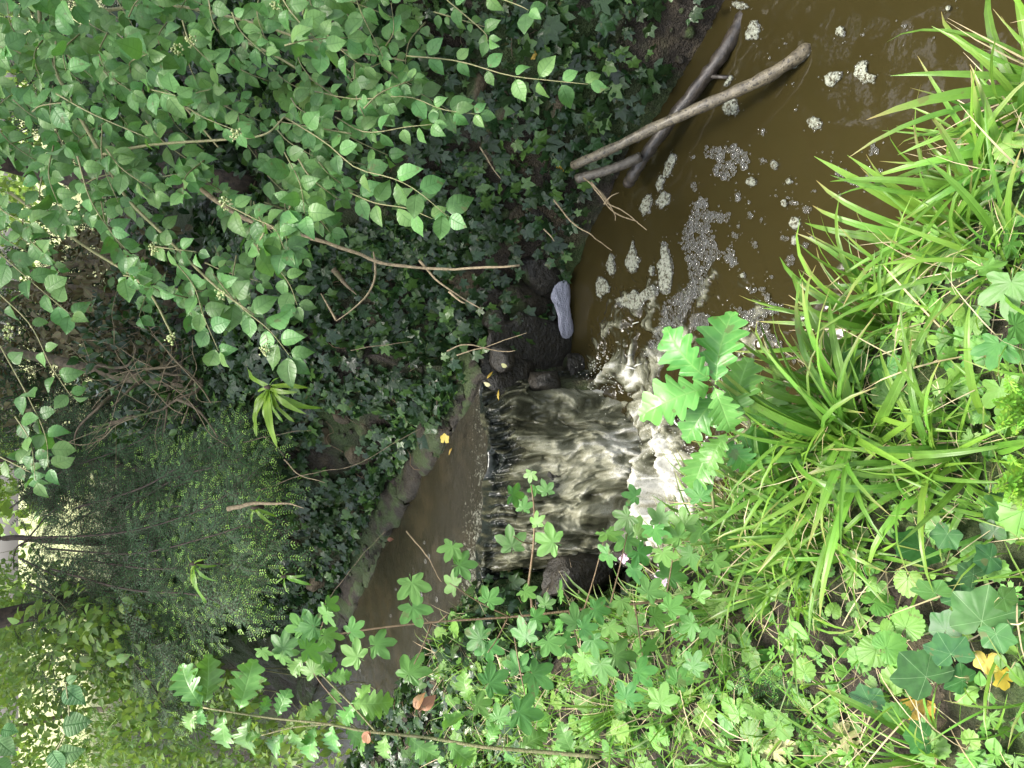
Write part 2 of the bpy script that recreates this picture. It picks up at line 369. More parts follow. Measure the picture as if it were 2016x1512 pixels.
def foam_mats():
    b = NB('bubble_film'); u, v, k, vec = b.lc()
    fr = b.n('Fresnel', IOR=1.6)
    gl = b.n('BsdfGlossy', Color=(1, 1, 1, 1), Roughness=0.08); tr = b.n('BsdfTransparent', Color=(0.93, 0.93, 0.9, 1))
    df = b.n('BsdfDiffuse', Color=(0.62, 0.62, 0.55, 1))
    film = b.n('MixShader', i0=fr.outputs[0], i1=tr.outputs[0], i2=gl.outputs[0])
    a = b.math('MULTIPLY_ADD', b.math('POWER', k, 2.0), 0.6, 0.04)
    MAT['bubble'] = b.done(b.n('MixShader', i0=a, i1=film.outputs[0], i2=df.outputs[0]).outputs[0])
    for nm, c1, c2 in (('froth', (0.16, 0.17, 0.12), (0.44, 0.46, 0.37)), ('lilac', (0.24, 0.24, 0.30), (0.50, 0.50, 0.57))):
        b = NB(nm + '_foam'); p = b.n('NewGeometry').outputs['Position']
        vo = b.n('TexVoronoi', Scale=210.0, Vector=p).outputs['Distance']; n = b.noise(40, 3, p); n2 = b.noise(120, 3, p)
        col = b.mix(n, c1, c2)
        if nm == 'froth': col = b.mix(b.ramp(n2, [(0.40, (1, 1, 1)), (0.50, (0, 0, 0))]), col, (0.06, 0.05, 0.022))
        bm = b.n('Bump', Strength=0.7, Distance=0.006, Height=b.math('ADD', vo, n2))
        pr = b.n('BsdfPrincipled', Base__Color=col, Roughness=0.4, Normal=bm.outputs[0])
        if nm == 'froth':                                         # lacy: thins out to open film towards the rim
            k_ = b.lc()[2]; lace = b.n('MapRange', Value=b.math('ADD', b.noise(75, 4, p, 0.7), b.math('MULTIPLY', k_, 0.34)), i1=0.57, i2=0.80).outputs[0]
            MAT[nm] = b.done(b.n('MixShader', i0=b.math('MULTIPLY', lace, 0.92), i1=b.n('BsdfTransparent').outputs[0], i2=pr.outputs[0]).outputs[0])
        else: MAT[nm] = b.done(pr.outputs[0])
    b = NB('water_drop'); pr = b.n('BsdfPrincipled', Base__Color=(0.6, 0.6, 0.52, 1), Roughness=0.1); MAT['drop'] = b.done(pr.outputs[0])
foam_mats()

# ------------------------------------------------------------------ the ground with its channel
E_FAR = np.array([(-9, 12.2), (-4, 7.0), (-2.04, 4.73), (-1.58, 4.36), (-1.17, 3.88), (-.58, 3.31), (-.27, 2.90), (.02, 2.58), (.14, 2.62), (.34, 2.64),
                  (.574, 2.468), (.879, 2.19), (1.10, 1.883), (1.26, 1.726), (1.9, 1.0), (3.2, -.6), (5, -3)])
E_NEAR = np.array([(-9, 10.6), (-4, 5.9), (-2.01, 3.88), (-1.4, 3.255), (-1.0, 2.81), (-.757, 2.56), (-.80, 2.35), (-.74, 2.02), (-.56, 1.70), (-.33, 1.46),
                   (-.06, 1.21), (.16, .98), (.38, .79), (.56, .65), (1.0, .15), (1.9, -1.0), (3.5, -4)])
LEVEL_UP = 0.45
def inpoly(pt, poly):
    x, y = pt[:, 0], pt[:, 1]; r = np.zeros(len(pt), bool); n = len(poly)
    for i in range(n):
        x1, y1 = poly[i]; x2, y2 = poly[(i + 1) % n]
        c = ((y1 > y) != (y2 > y)); r ^= c & (x < (x2 - x1) * (y - y1) / (y2 - y1 + 1e-12) + x1)
    return r
def distline(pt, line):
    best = np.full(len(pt), 1e9); near = np.zeros((len(pt), 2))
    for i in range(len(line) - 1):
        a, b_ = line[i], line[i + 1]; ab = b_ - a
        t = np.clip(((pt - a) @ ab) / (ab @ ab), 0, 1); q = a + t[:, None] * ab
        d = np.hypot(*(pt - q).T); m = d < best; best[m] = d[m]; near[m] = q[m]
    return best, near
FARPOLY = np.vstack([E_FAR, [(900, -900), (900, 900), (-900, 900)]])
NEARPOLY = np.vstack([E_NEAR, [(100, -900), (-900, -900), (-900, 400)]])
def height(X, Y):
    X = np.asarray(X, float).ravel(); Y = np.asarray(Y, float).ravel(); pt = np.stack([X, Y], 1)
    inF, inN = inpoly(pt, FARPOLY), inpoly(pt, NEARPOLY)
    dF, qF = distline(pt, E_FAR); dN, qN = distline(pt, E_NEAR)
    p3 = np.stack([X, Y, X * 0], 1); n1 = fbm(p3, 4, 2.2); n2 = fbm(p3, 3, 9.0)
    upF = sstep(0.16, 0.0, qF[:, 0])                              # 1 along the upper stream, 0 along the pool
    z0 = LEVEL_UP * upF
    d = dF
    up_prof = 0.02 + np.where(d < 0.14, 0.03 * d / 0.14, 0.03 + (d - 0.14) * 1.35)
    pool_prof = -0.06 + 2.1 * d - 0.35 * d * d
    pool_prof = np.where(d > 1.2, pool_prof.max() if len(pool_prof) else 0, pool_prof)
    prof = upF * up_prof + (1 - upF) * pool_prof
    steep = z0 + prof + (n1 * 0.05 + n2 * 0.028) * sstep(0, 0.15, d)
    top = 1.13 + 0.02 * np.minimum(d, 20) - 0.05 * np.clip(d - 24, 0, 60) + n1 * 0.06
    h_ = 0.12; k = np.clip(0.5 + 0.5 * (top - steep) / h_, 0, 1)
    zf = top * (1 - k) + steep * k - h_ * k * (1 - k)
    upN = sstep(-0.62, -0.78, qN[:, 0]) * sstep(2.3, 2.5, qN[:, 1])
    lev = LEVEL_UP * upN
    topn = 0.60 + 0.02 * n1 * 2 + n2 * 0.012 - 0.02 * np.minimum(dN, 2)
    wd = 0.20 + 0.05 * n1
    zn = lev - 0.08 + (topn - lev + 0.08) * sstep(0, 1, np.sqrt(np.clip(dN / wd, 0, 1)))
    dl = np.minimum(dF, dN)
    fall = sstep(2.55, 2.08, Y + 0.05 * n1)
    zb_up = LEVEL_UP - 0.10; zb_low = -0.35
    zw = zb_up * (1 - fall) + zb_low * fall + n2 * 0.03 - 0.14
    zw = np.where(Y > 2.57 + 0 * X, np.where((X < 0.02) | (Y > 2.9), zb_up + n2 * 0.02, -0.3), zw)
    zw = np.where(X > 0.04, -0.35, zw)
    return np.where(inF, zf, np.where(inN, zn, zw))
def axis(lo, hi, step, far, grow=1.22):
    a = list(np.arange(lo, hi + 1e-6, step)); s = step; x = hi
    while x < far: s *= grow; x += s; a.append(x)
    s = step; x = lo
    while x > -far: s *= grow; x -= s; a.insert(0, x)
    return np.array(a)
gx, gy = axis(-3.0, 2.3, 0.026, 600), axis(0.0, 5.2, 0.026, 600)
GX, GY = np.meshgrid(gx, gy, indexing='ij')
GZ = height(GX, GY).reshape(GX.shape)
def grid_tris(nx, ny):
    i, j = np.meshgrid(np.arange(nx - 1), np.arange(ny - 1), indexing='ij'); a = (i * ny + j).ravel()
    return np.concatenate([np.stack([a, a + ny, a + ny + 1], 1), np.stack([a, a + ny + 1, a + 1], 1)])
gv = np.stack([GX.ravel(), GY.ravel(), GZ.ravel()], 1)
# roughen the steep faces sideways too so that they read as rock and earth, not a smooth slope
r_ = np.hypot(gv[:, 0], gv[:, 1] - 2) < 5
jx = fbm(gv * 1.0 + 5.0, 3, 11.0) * 0.022 * r_; jy = fbm(gv + 31.0, 3, 11.0) * 0.022 * r_
gv[:, 0] += jx; gv[:, 1] += jy
tag(link('ground', mesh('ground', T(gv, grid_tris(*GX.shape)), MAT['ground'])), 'steep earthy bank and ground either side of the stream', 'ground', kind='structure')
def hfast(X, Y):
    X = np.asarray(X, float); Y = np.asarray(Y, float)
    i = np.clip(np.searchsorted(gx, X) - 1, 0, len(gx) - 2); j = np.clip(np.searchsorted(gy, Y) - 1, 0, len(gy) - 2)
    u = (X - gx[i]) / (gx[i + 1] - gx[i]); v = (Y - gy[j]) / (gy[j + 1] - gy[j])
    return GZ[i, j] * (1 - u) * (1 - v) + GZ[i + 1, j] * u * (1 - v) + GZ[i, j + 1] * (1 - u) * v + GZ[i + 1, j + 1] * u * v
def hz(x, y): return float(hfast(x, y))
def hn(x, y, e=0.03):
    h = height([x + e, x - e, x, x], [y, y, y + e, y - e]); return nrm([-(h[0] - h[1]), -(h[2] - h[3]), 2 * e])
_TS = np.concatenate([np.arange(0.9, 4.5, 0.012), np.arange(4.5, 14, 0.06)])
def TP(x, y):
    """where the view ray through a photo pixel meets the ground"""
    q = CAM + ray(x, y)[None, :] * _TS[:, None]
    below = np.nonzero(q[:, 2] < hfast(q[:, 0], q[:, 1]))[0]
    return q[below[0]] if len(below) else q[-1]

# ------------------------------------------------------------------ leaf shapes
def strip_leaf(w_fn, rows, pet=0.15, fold=0.25, curl=0.3, wave=0.0, cross=(-1, 0, 1), seed=0, shear=0.0, twist=0.0):
    """leaf along +Y from (0, pet) to (0, pet + 1) with a thin stalk"""
    R_ = random.Random(seed); v, a, f = [], [], []
    nc = len(cross); ph = R_.uniform(0, 6)
    for i, s in enumerate(rows):
        w_ = w_fn(s)
        for c in cross:
            x = c * w_; y = s - shear * abs(c) * w_ * 0
            tw = twist * s
            z = fold * abs(x) - curl * (s - 0.25) ** 2 + wave * math.sin(s * 11 + ph + (2 if c > 0 else 0)) * abs(c)
            v.append((x * math.cos(tw), pet + y + shear * abs(c) * w_, z + x * math.sin(tw))); a.append((x, s, 1 - abs(c)))
    for i in range(len(rows) - 1):
        for j in range(nc - 1):
            p = i * nc + j; f += [(p, p + 1, p + 1 + nc), (p, p + 1 + nc, p + nc)]
    if pet > 0:
        n = len(v); v += [(-0.012, 0, -0.03), (0.012, 0, -0.03), (0, pet + 0.04, 0.002)]; a += [(0, 0, 1)] * 3; f += [(n, n + 1, n + 2)]
    return T(v, f, a)
def polar_leaf(pts, spokes, pet=0.3, dome=0.12, wave=0.05, seed=0, mid=0.55):
    """pts: (angle from +Y in degrees, radius); spokes: indices that are veins"""
    R_ = random.Random(seed); n = len(pts); v = [(0, pet, 0)]; a = [(0, 0, 1)]; f = []
    tx, ty = R_.uniform(-.15, .15), R_.uniform(-.2, .1)
    for k, rr in ((0, mid), (1, 1.0)):
        for i, (an, r) in enumerate(pts):
            q = math.radians(an); x, y = r * rr * math.sin(q), r * rr * math.cos(q)
            z = -dome * (x * x + y * y) + tx * x + ty * y * y + (wave * R_.uniform(-1, 1) * rr) - (0.008 if i in spokes else -0.006) * rr
            v.append((x, pet + y, z)); a.append((x, y, 1.0 if i in spokes else 0.0))
    for i in range(n):
        j = (i + 1) % n
        if i == n - 1: continue                                   # the notch at the stalk stays open
        f += [(0, 1 + j, 1 + i), (1 + i, 1 + j, 1 + n + j), (1 + i, 1 + n + j, 1 + n + i)]
    m = len(v); v += [(-0.012, 0, -0.05), (0.012, 0, -0.05), (0, pet + 0.05, 0.0)]; a += [(0, 0, 1)] * 3; f += [(m, m + 1, m + 2)]
    t = T(v, f, a); t.f[:-1] = t.f[:-1][:, ::-1] if np.cross(t.v[t.f[0][1]] - t.v[t.f[0][0]], t.v[t.f[0][2]] - t.v[t.f[0][0]])[2] < 0 else t.f[:-1]
    return t
def sym(half):
    """mirror (angle >= 0) points into a full outline from -170 to 170 degrees, and find which are spokes"""
    neg = [(-a_, r, s) for a_, r, s in reversed(half) if a_ > 0]; full = neg + list(half)
    return [(a_, r) for a_, r, s in full], [i for i, (a_, r, s) in enumerate(full) if s]
LIB = {}
def lib(kind, shapes, mats):
    LIB[kind] = [(t, mesh(kind, t, mats), mats) for t in shapes]
def oval_w(W, q=0.8, tip=0.16):
    def f(s):
        w_ = W * math.sin(math.pi * min(1, s) ** q) ** 0.88
        return max(0.004, w_ * (1 - 0.35 * max(0, (s - (1 - 2 * tip)) / (2 * tip))))
    return f
rows7 = [0, .1, .26, .45, .64, .82, .93, 1.0]
lib('leaf_dogwood', [strip_leaf(oval_w(W, 0.82), rows7, 0.14, f_, c_, 0.025, seed=k, twist=tw) for k, (W, f_, c_, tw) in enumerate([(.36, .22, .25, 0), (.33, .35, .5, .2), (.39, .12, .15, -.15), (.35, .3, .7, .3), (.32, .5, .3, -.3)])], [MAT['dogwood']])
rows9 = [0, .06, .18, .32, .46, .6, .74, .86, .95, 1.0]
lib('leaf_hazel', [strip_leaf(oval_w(.42, .66), rows9, .1, .15, .3, .03, seed=k) for k in range(2)], [MAT['hazel']])
lib('leaf_herb', [strip_leaf(oval_w(.36, .8), rows7, .2, .2, .3, .03, seed=k) for k in range(3)], [MAT['herb']])
ivy_h = [(0, 1.0, 1), (14, .78, 0), (30, .60, 0), (44, .70, 0), (56, .86, 1), (68, .64, 0), (86, .50, 0), (104, .56, 0), (118, .62, 1), (140, .42, 0), (165, .26, 0)]
ivy_t = [(0, 1.0, 1), (16, .70, 0), (30, .50, 0), (44, .64, 0), (54, .80, 1), (66, .58, 0), (84, .42, 0), (104, .50, 0), (116, .56, 1), (140, .38, 0), (165, .22, 0)]
ivy_b = [(0, 1.0, 1), (9, .92, 0), (19, .85, 0), (29, .77, 0), (40, .84, 0), (49, .92, 0), (55, .96, 1), (63, .89, 0), (74, .78, 0), (84, .70, 0), (98, .73, 0), (110, .77, 0), (119, .78, 1), (132, .68, 0), (148, .56, 0), (164, .36, 0)]
lib('leaf_ivy', [polar_leaf(*sym(ivy_h if k % 2 else ivy_t), pet=.35, dome=.1 + .05 * k, seed=k) for k in range(4)], [MAT['ivy']])
lib('leaf_ivy_big', [polar_leaf(*sym(ivy_b), pet=.3, dome=.08, wave=.04, seed=k) for k in range(3)], [MAT['ivy_big']])
mp = []
for c_, R0, tipw in ((0, 1.0, 9), (54, .92, 9), (112, .62, 10)):
    if c_: mp += [(c_ - 22, R0 * .66, 0), (c_ - 16, R0 * .80, 0), (c_ - 8, R0 * .90, 0)]
    mp += [(c_, R0, 1), (c_ + 8, R0 * .90, 0), (c_ + 15, R0 * .80, 0), (c_ + 21, R0 * .64, 0)]
    if c_ < 100: mp += [(c_ + 27, .50, 0)]
mp += [(160, .26, 0)]
lib('leaf_maple', [polar_leaf(*sym(mp), pet=.35, dome=.06 + .06 * k, wave=.045, seed=k, mid=.4) for k in range(4)], [MAT['maple']])
def oak_w(s):
    env = 0.34 * math.sin(math.pi * min(1, s * .97 + .02) ** 1.25) ** 0.7 + .01
    return max(0.006, env * (0.50 + 0.62 * abs(math.sin(math.pi * (5.6 * s - .1))) ** .9))
rows_oak = [i / 26 for i in range(27)]
lib('leaf_oak', [strip_leaf(oak_w, rows_oak, .05, .12, .35 + .3 * k, .05, cross=(-1, -.5, 0, .5, 1), seed=k, shear=.22) for k in range(3)], [MAT['oak']])
cren = []
for i in range(0, 15):
    an = i * 11.4; R0 = 0.5 + 0.5 * math.cos(math.radians(an) * .55) ** 2
    R0 = .98 - .42 * (an / 165) if an < 140 else .46
    cren.append((an, R0 * (1.0 if i % 2 == 0 else .88), 1 if i in (0, 4, 8) else 0))
lib('leaf_round', [polar_leaf(*sym(cren), pet=.3, dome=.12, wave=.05, seed=k) for k in range(3)], [MAT['herb']])
cren2 = []
for i in range(0, 33):
    an = i * 5.05; R0 = (1.0 - .40 * (an / 150) ** .8) if an < 140 else .6 - .2 * (an - 140) / 25
    cren2.append((an, R0 * (1.0, .985, .91)[i % 3], 1 if i in (0, 8, 16, 23) else 0))
lib('leaf_crenate', [polar_leaf(*sym(cren2), pet=.3, dome=.15 + .1 * k, wave=.03, seed=k, mid=.6) for k in range(3)], [MAT['herb']])
palm = []
for c_, R0 in ((0, 1.0), (50, .95), (102, .85)):
    if c_: palm += [(c_ - 17, R0 * .62, 0), (c_ - 12, R0 * .84, 0), (c_ - 7, R0 * .8, 0)]
    palm += [(c_, R0, 1), (c_ + 7, R0 * .8, 0), (c_ + 12, R0 * .86, 0), (c_ + 17, R0 * .6, 0)]
    if c_ < 100: palm += [(c_ + 25, .24, 0)]
palm += [(150, .3, 0)]
lib('leaf_palmate', [polar_leaf(*sym(palm), pet=.5, dome=.1, wave=.04, seed=k, mid=.4) for k in range(3)], [MAT['herb']])
lib('leaf_brown', [strip_leaf(oval_w(.30, .85), [0, .2, .5, .8, 1], .05, .3, .3, seed=k) for k in range(3)], [MAT['needle_dead']])
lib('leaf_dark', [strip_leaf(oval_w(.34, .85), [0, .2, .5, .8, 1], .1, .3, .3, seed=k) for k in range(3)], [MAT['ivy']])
lib('leaf_small', [strip_leaf(oval_w(.30, .85), [0, .2, .5, .8, 1], .05, .3, .3, seed=k) for k in range(3)], [MAT['understory']])
def blade(a0, a1, wid, seed, n=8):
    R_ = random.Random(seed); v, a, f = [], [], []; y = z = 0.0; tw = R_.uniform(-.7, .7)
    for i in range(n + 1):
        s = i / n; an = a0 + (a1 - a0) * s ** 1.4
        w_ = wid * (1 - s ** 2.6) ** .8 * (.55 + .9 * min(s * 2.2, 1) * .5) + .0006
        for c in (-1, 0, 1):
            t_ = tw * s; v.append((c * w_ * math.cos(t_), y, z + c * w_ * math.sin(t_) + .35 * w_ * abs(c))); a.append((c, s, 1 - abs(c)))
        y += math.cos(an) / n; z += math.sin(an) / n
    for i in range(n):
        for j in range(2):
            p = i * 3 + j; f += [(p, p + 1, p + 4), (p, p + 4, p + 3)]
    return T(v, f, a)
RA = math.radians
lib('blade', [blade(RA(a0), RA(a1), wd, k) for k, (a0, a1, wd) in enumerate([(80, -20, .016), (70, -45, .018), (60, -30, .015), (75, 20, .017), (85, -60, .02), (55, -10, .016), (65, 10, .02), (50, -50, .018)])], [MAT['grass']])
lib('thin_blade', [blade(RA(a0), RA(a1), wd, 40 + k, 5) for k, (a0, a1, wd) in enumerate([(75, -10, .012), (60, -30, .013), (85, 10, .011), (45, -20, .012)])], [MAT['grass']])
lib('straw', [blade(RA(a0), RA(a1), .006, 60 + k, 4) for k, (a0, a1) in enumerate([(50, -20), (20, -10), (70, 10), (10, -5)])], [MAT['straw']])
def frond(seed):
    R_ = random.Random(seed)
    return strip_leaf(lambda s: max(.004, .062 * (1 - s ** 5) ** .6 * (.7 + .6 * min(1, s * 3) * .5)), [i / 12 for i in range(13)], .06, .15, .55 + .25 * R_.random(), .022, seed=seed, twist=R_.uniform(-.3, .3))
lib('frond', [frond(k) for k in range(4)], [MAT['fern']])
def spray(seed, new=True, L=22):
    R_ = random.Random(seed); v, a, f, m = [], [], [], []
    def needle(p, d, n, ln, slot):
        k = len(v); x = nrm(np.cross(d, n)) * ln * .14
        v.extend([p - x, p + d * ln * .5 - x * 1.2 + n * .003, p + d * ln, p + d * ln * .5 + x * 1.2 + n * .003]); a.extend([(0, 0, 0)] * 4)
        f.extend([(k, k + 1, k + 2), (k, k + 2, k + 3)]); m.extend([slot, slot])
    def twig(p0, d, ln, n_, tipnew):
        nn = max(6, int(ln * L)); sidev = nrm(np.cross(d, n_)); prev = p0
        for i in range(nn):
            s = i / nn; p = p0 + d * ln * s - n_ * .25 * ln * s * s
            young = tipnew and s > .6
            l_ = .085 * (1 - .5 * s ** 3) * R_.uniform(.8, 1.15)
            for sg in (-1, 1): needle(p, nrm(sidev * sg + d * (.55 if not young else .9) + n_ * R_.uniform(-.15, .3)), n_, l_, 1 if young else 0)
        t = tube([p0, p0 + d * ln * .5 - n_ * .06 * ln, p0 + d * ln - n_ * .25 * ln], [.008, .006, .003], 4, False); k = len(v)
        v.extend(t.v); a.extend(t.a); f.extend((t.f + k).tolist()); m.extend([2] * len(t.f))
    d = np.array([0, 1.0, 0]); n_ = np.array([0, 0, 1.0])
    twig(np.zeros(3), d, 1.0, n_, new)
    for i in range(5):
        s = .15 + .16 * i; sg = 1 if i % 2 else -1
        twig(np.array([0, s, -.25 * s * s]), nrm([sg * .75, .8, R_.uniform(-.1, .1)]), .5 * (1 - .45 * s), n_, new)
    return T(v, f, a, m)
lib('spray', [spray(k) for k in range(3)], [MAT['needle'], MAT['needle_new'], MAT['bark_dark']])
lib('spray_old', [spray(k + 10, False, 14) for k in range(2)], [MAT['needle'], MAT['needle_new'], MAT['bark_dark']])
lib('spray_dead', [spray(k + 20, False, 12) for k in range(2)], [MAT['needle_dead'], MAT['needle_dead'], MAT['twig']])
for nm, src in (('yellow', 'leaf_ivy_big'), ('pale', 'leaf_ivy_big'), ('dead', 'leaf_dogwood')):
    lib('leaf_' + nm, [x[0] for x in LIB[src]], [MAT[nm]])
lib('leaf_yellow_long', [strip_leaf(oval_w(.12, .8), rows7, .05, .2, .6, .03, seed=9)], [MAT['yellow']])
lib('leaf_pale_small', [x[0] for x in LIB['leaf_herb']], [MAT['pale']])

class Plant:
    """a thing: an Empty at its base with stems and leaves as parts; past the limit the rest of the leaves are one part"""
    def __init__(s, name, loc, label, cat, group=None):
        s.root = empty(name, loc, label, cat, group); s.items = []
    def part(s, name, t, mat, smooth=True):
        return link(name, mesh(name, t, mat, smooth), s.root)
    def add(s, kind, m, pname=None, var=None):
        L = LIB[kind]; s.items.append((pname or 'leaf', L[RNG.randrange(len(L)) if var is None else var], m))
    def done(s, limit=300, rest='leaves', min_px=9):
        sc_ = []
        for it in s.items:
            p = it[2][:3, 3]; x, y, d = project(p); size = np.linalg.norm(it[2][:3, 1])
            vis = d > 0.3 and -60 < x < 2076 and -60 < y < 1572
            px = FPX * size / max(d, .3)
            sc_.append(px if vis else -1)
        order = np.argsort(-np.array(sc_)) if sc_ else []
        rest_i, n = [], 0
        for i in order:
            nm, L, m = s.items[i]
            if n < limit and sc_[i] >= min_px: link(nm, L[1], s.root, MX(m)); n += 1
            else: rest_i.append(i)
        if rest_i:
            bym = {}
            for i in rest_i: bym.setdefault(id(s.items[i][1][2]), []).append(i)
            for ids in bym.values():
                me = mesh(rest, join([s.items[i][1][0].at(s.items[i][2]) for i in ids]), s.items[ids[0]][1][2])
                tag(link(rest, me, s.root), kind='stuff')
        return s.root
def face_n(pos, cam_w=.6, up_w=.5, j=.3): return nrm(cam_w * nrm(CAM - pos) + up_w * UP + rv(j))
def px_leaf(pl, kind, b, t, d0, d1=None, pet=.1, j=.25, cam_w=.6, up_w=.5, pname=None, wide=1.0):
    """a leaf from base pixel b to tip pixel t at given depths"""
    p0, p1 = P(*b, d0), P(*t, d1 if d1 else d0); pl.add(kind, frame(p0, p1 - p0, face_n(p0, cam_w, up_w, j), np.linalg.norm(p1 - p0) / (1 + pet), wide), pname)


# ------------------------------------------------------------------ water
def polydist(pt, line): return distline(pt, np.asarray(line, float))[0]
wx = np.unique(np.concatenate([axis(-1.0, 1.25, 0.0125, 4.5, 1.3), np.arange(-.75, .4, .0055)])); wy = np.unique(np.concatenate([axis(0.7, 2.74, 0.0125, 4.0, 1.3), np.arange(1.6, 2.5, .0055)]))
wy = wy[wy < 2.75]
WX, WY = np.meshgrid(wx, wy, indexing='ij'); wp = np.stack([WX.ravel(), WY.ravel()], 1)
foam = np.zeros(len(wp))
for amp, rad, line in ((1.2, .14, [(-.52, 2.10), (-.34, 2.02), (-.2, 2.0)]), (.80, .09, [(-.2, 2.0), (-.08, 2.13), (.0, 2.2), (.1, 2.1), (.16, 1.98)]), (1.05, .11, [(-.42, 1.95), (-.28, 1.86)]),
                       (.62, .07, [(.12, 2.06), (.24, 1.95), (.33, 1.86)]), (.85, .055, [(.0, 2.36), (.07, 2.30)]), (.5, .08, [(.06, 2.40), (.2, 2.36)]), (.45, .16, [(.05, 2.2), (.3, 2.2)]),
                       (.8, .10, [(-.66, 2.2), (-.58, 2.05)]), (.9, .06, [(-.5, 2.13), (-.36, 2.07), (-.22, 2.07), (-.12, 2.19)]), (.33, .2, [(-.2, 1.8), (.1, 1.7), (.2, 1.45)])):
    foam = np.maximum(foam, amp * np.exp(-(polydist(wp, line) / rad) ** 2))
w3 = np.stack([wp[:, 0], wp[:, 1], wp[:, 0] * 0], 1)
chop = fbm(w3, 3, 14.0)
qw = w3 + .05 * np.stack([fbm(w3 + 4, 3, 7.0), fbm(w3 + 40, 3, 7.0), 0 * foam], 1); qw = qw + .012 * np.stack([fbm(qw + 9, 2, 30.0), fbm(qw + 60, 2, 30.0), 0 * foam], 1)
swirl = fbm(qw, 5, 19.0)
grain = fbm(qw + 3, 3, 70.0); mask = sstep(-.55, 1.5, 1.15 * swirl + .45 * grain + 2.0 * (foam - .54)) * sstep(.06, .22, foam)
mound = .07 * np.exp(-(polydist(wp, [(-.45, 2.12), (-.25, 2.06)]) / .09) ** 2) + .05 * np.exp(-(polydist(wp, [(.0, 2.36), (.05, 2.31)]) / .05) ** 2)
wz = foam * (.018 * chop + .018 * swirl + .006 * grain) + mound * (1 + .6 * chop) + .0012 * fbm(w3, 2, 6.0)
wa = np.stack([wp[:, 0], wp[:, 1], mask], 1)
pool = link('pool_water', mesh('pool_water', T(np.stack([wp[:, 0], wp[:, 1], wz], 1), grid_tris(*WX.shape), wa), MAT['pool']))
tag(pool, 'murky brown pool below the little waterfall', 'water', kind='structure')

def resample(line, n):
    l = np.asarray(line, float); s = np.concatenate([[0], np.cumsum(np.hypot(*np.diff(l, axis=0).T))]); u = np.linspace(0, s[-1], n)
    return np.stack([np.interp(u, s, l[:, 0]), np.interp(u, s, l[:, 1])], 1)
def lipoff(s): return .03 * math.sin(s * 7.3 + .6) + .016 * math.sin(s * 17.0) + .008 * math.sin(s * 41.0 + 1)
NS, MS = 150, 60
ra, rb = resample(np.vstack([E_FAR[1:7], [(.03, 2.56)]]), NS), resample(np.vstack([E_NEAR[1:5], [(-.757, 2.585)]]), NS)
sv, sa = [], []
for i in range(NS):
    for j in range(MS):
        t = -0.06 + 1.12 * j / (MS - 1); q = rb[i] * (1 - t) + ra[i] * t
        dl = (NS - 1 - i) / NS; q = q + np.array([0, lipoff(t) * math.exp(-dl / .03)])
        k = .26 * math.exp(-(dl / .05) ** 2) + .24 * math.exp(-(dl / .16) ** 2) * (1 - t) + .05 + .12 * sstep(.3, .6, dl)  # extra foam at the near end of the lip stands in for sky glints
        sv.append((q[0], q[1], LEVEL_UP - .006 * math.exp(-dl / .02))); sa.append((t, i / NS * 3, k))
sv = np.array(sv); sv[:, 2] += .003 * fbm(sv * [1, 1, 0], 3, 9.0) * (np.array(sa)[:, 2] + .15) + .0035 * fbm(sv * [1, 1, 0] + 5, 3, 8.0) * sstep(.1, .35, 1 - np.array(sa)[:, 1] / 3)
tag(link('stream_water', mesh('stream_water', T(sv, grid_tris(NS, MS), sa), MAT['stream'])), 'shallow brown stream running to the lip of the waterfall', 'water', kind='structure')

NA, NT = 200, 240
LIPL, LIPR = np.array([-.775, 2.585]), np.array([.035, 2.56])
base_s = [0, .2, .45, .62, .78, .9, 1.0]; base_x = [-.72, -.60, -.36, -.22, -.12, .0, .05]; base_y = [2.20, 2.13, 2.06, 2.06, 2.20, 2.33, 2.42]
cv, ca = [], []
sN = np.linspace(0, 1, NA); tN = np.linspace(0, 1, NT)
SS, TT = np.meshgrid(sN, tN, indexing='ij'); SS, TT = SS.ravel(), TT.ravel()
lipx = LIPL[0] + (LIPR[0] - LIPL[0]) * SS; lipy = LIPL[1] + (LIPR[1] - LIPL[1]) * SS + .004 + .03 * np.sin(SS * 7.3 + .6) + .016 * np.sin(SS * 17.0) + .008 * np.sin(SS * 41.0 + 1)
bx, by = np.interp(SS, base_s, base_x), np.interp(SS, base_s, base_y)
rag = fbm(np.stack([SS * 14, SS * 0, SS * 0 + 3], 1), 3); by = by + .03 * rag; e = TT ** .9; cx = lipx + (bx - lipx) * e; cy = lipy + (by - lipy) * e
cz = LEVEL_UP - .004 - (LEVEL_UP + .05) * (0.45 * TT + 0.55 * TT ** 2.1)
pn = np.stack([SS * 26, TT * 4.5, SS * 0], 1); streak = fbm(pn, 4, 1.0)
pn2 = np.stack([SS * 5.2, TT * 2.6, SS * 0 + 4], 1); lump = fbm(pn2, 3, 1.0)
for s0, t0, rs, rt, am in ((.46, .30, .07, .10, .075), (.70, .42, .06, .10, .05), (.22, .5, .09, .14, .06), (.86, .3, .07, .12, .05), (.34, .68, .08, .1, .05), (.1, .35, .06, .12, .04)):
    cz += am * np.exp(-((SS - s0) / rs) ** 2 - ((TT - t0) / rt) ** 2); cy -= .6 * am * np.exp(-((SS - s0) / rs) ** 2 - ((TT - t0 - .04) / rt) ** 2)
amp = sstep(0, .10, TT)
blk = fbm(np.stack([SS * 9, TT * 6, SS * 0 + 9], 1), 3, 1.0); fine = fbm(np.stack([SS * 40, TT * 12, SS * 0 + 2], 1), 3, 1.0)
cz += amp * (.016 * streak + .030 * lump + .026 * np.abs(blk) + .008 * fine); cy -= amp * (.014 * streak + .03 * lump + .024 * blk + .008 * fine)
cx += amp * .012 * blk
sink = sstep(.88, 1.0, SS + .05 * blk) + sstep(.10, 0, SS - .04 * blk); cz -= .10 * sink * sstep(0, .3, TT); cy += .03 * sink * sstep(0, .3, TT)
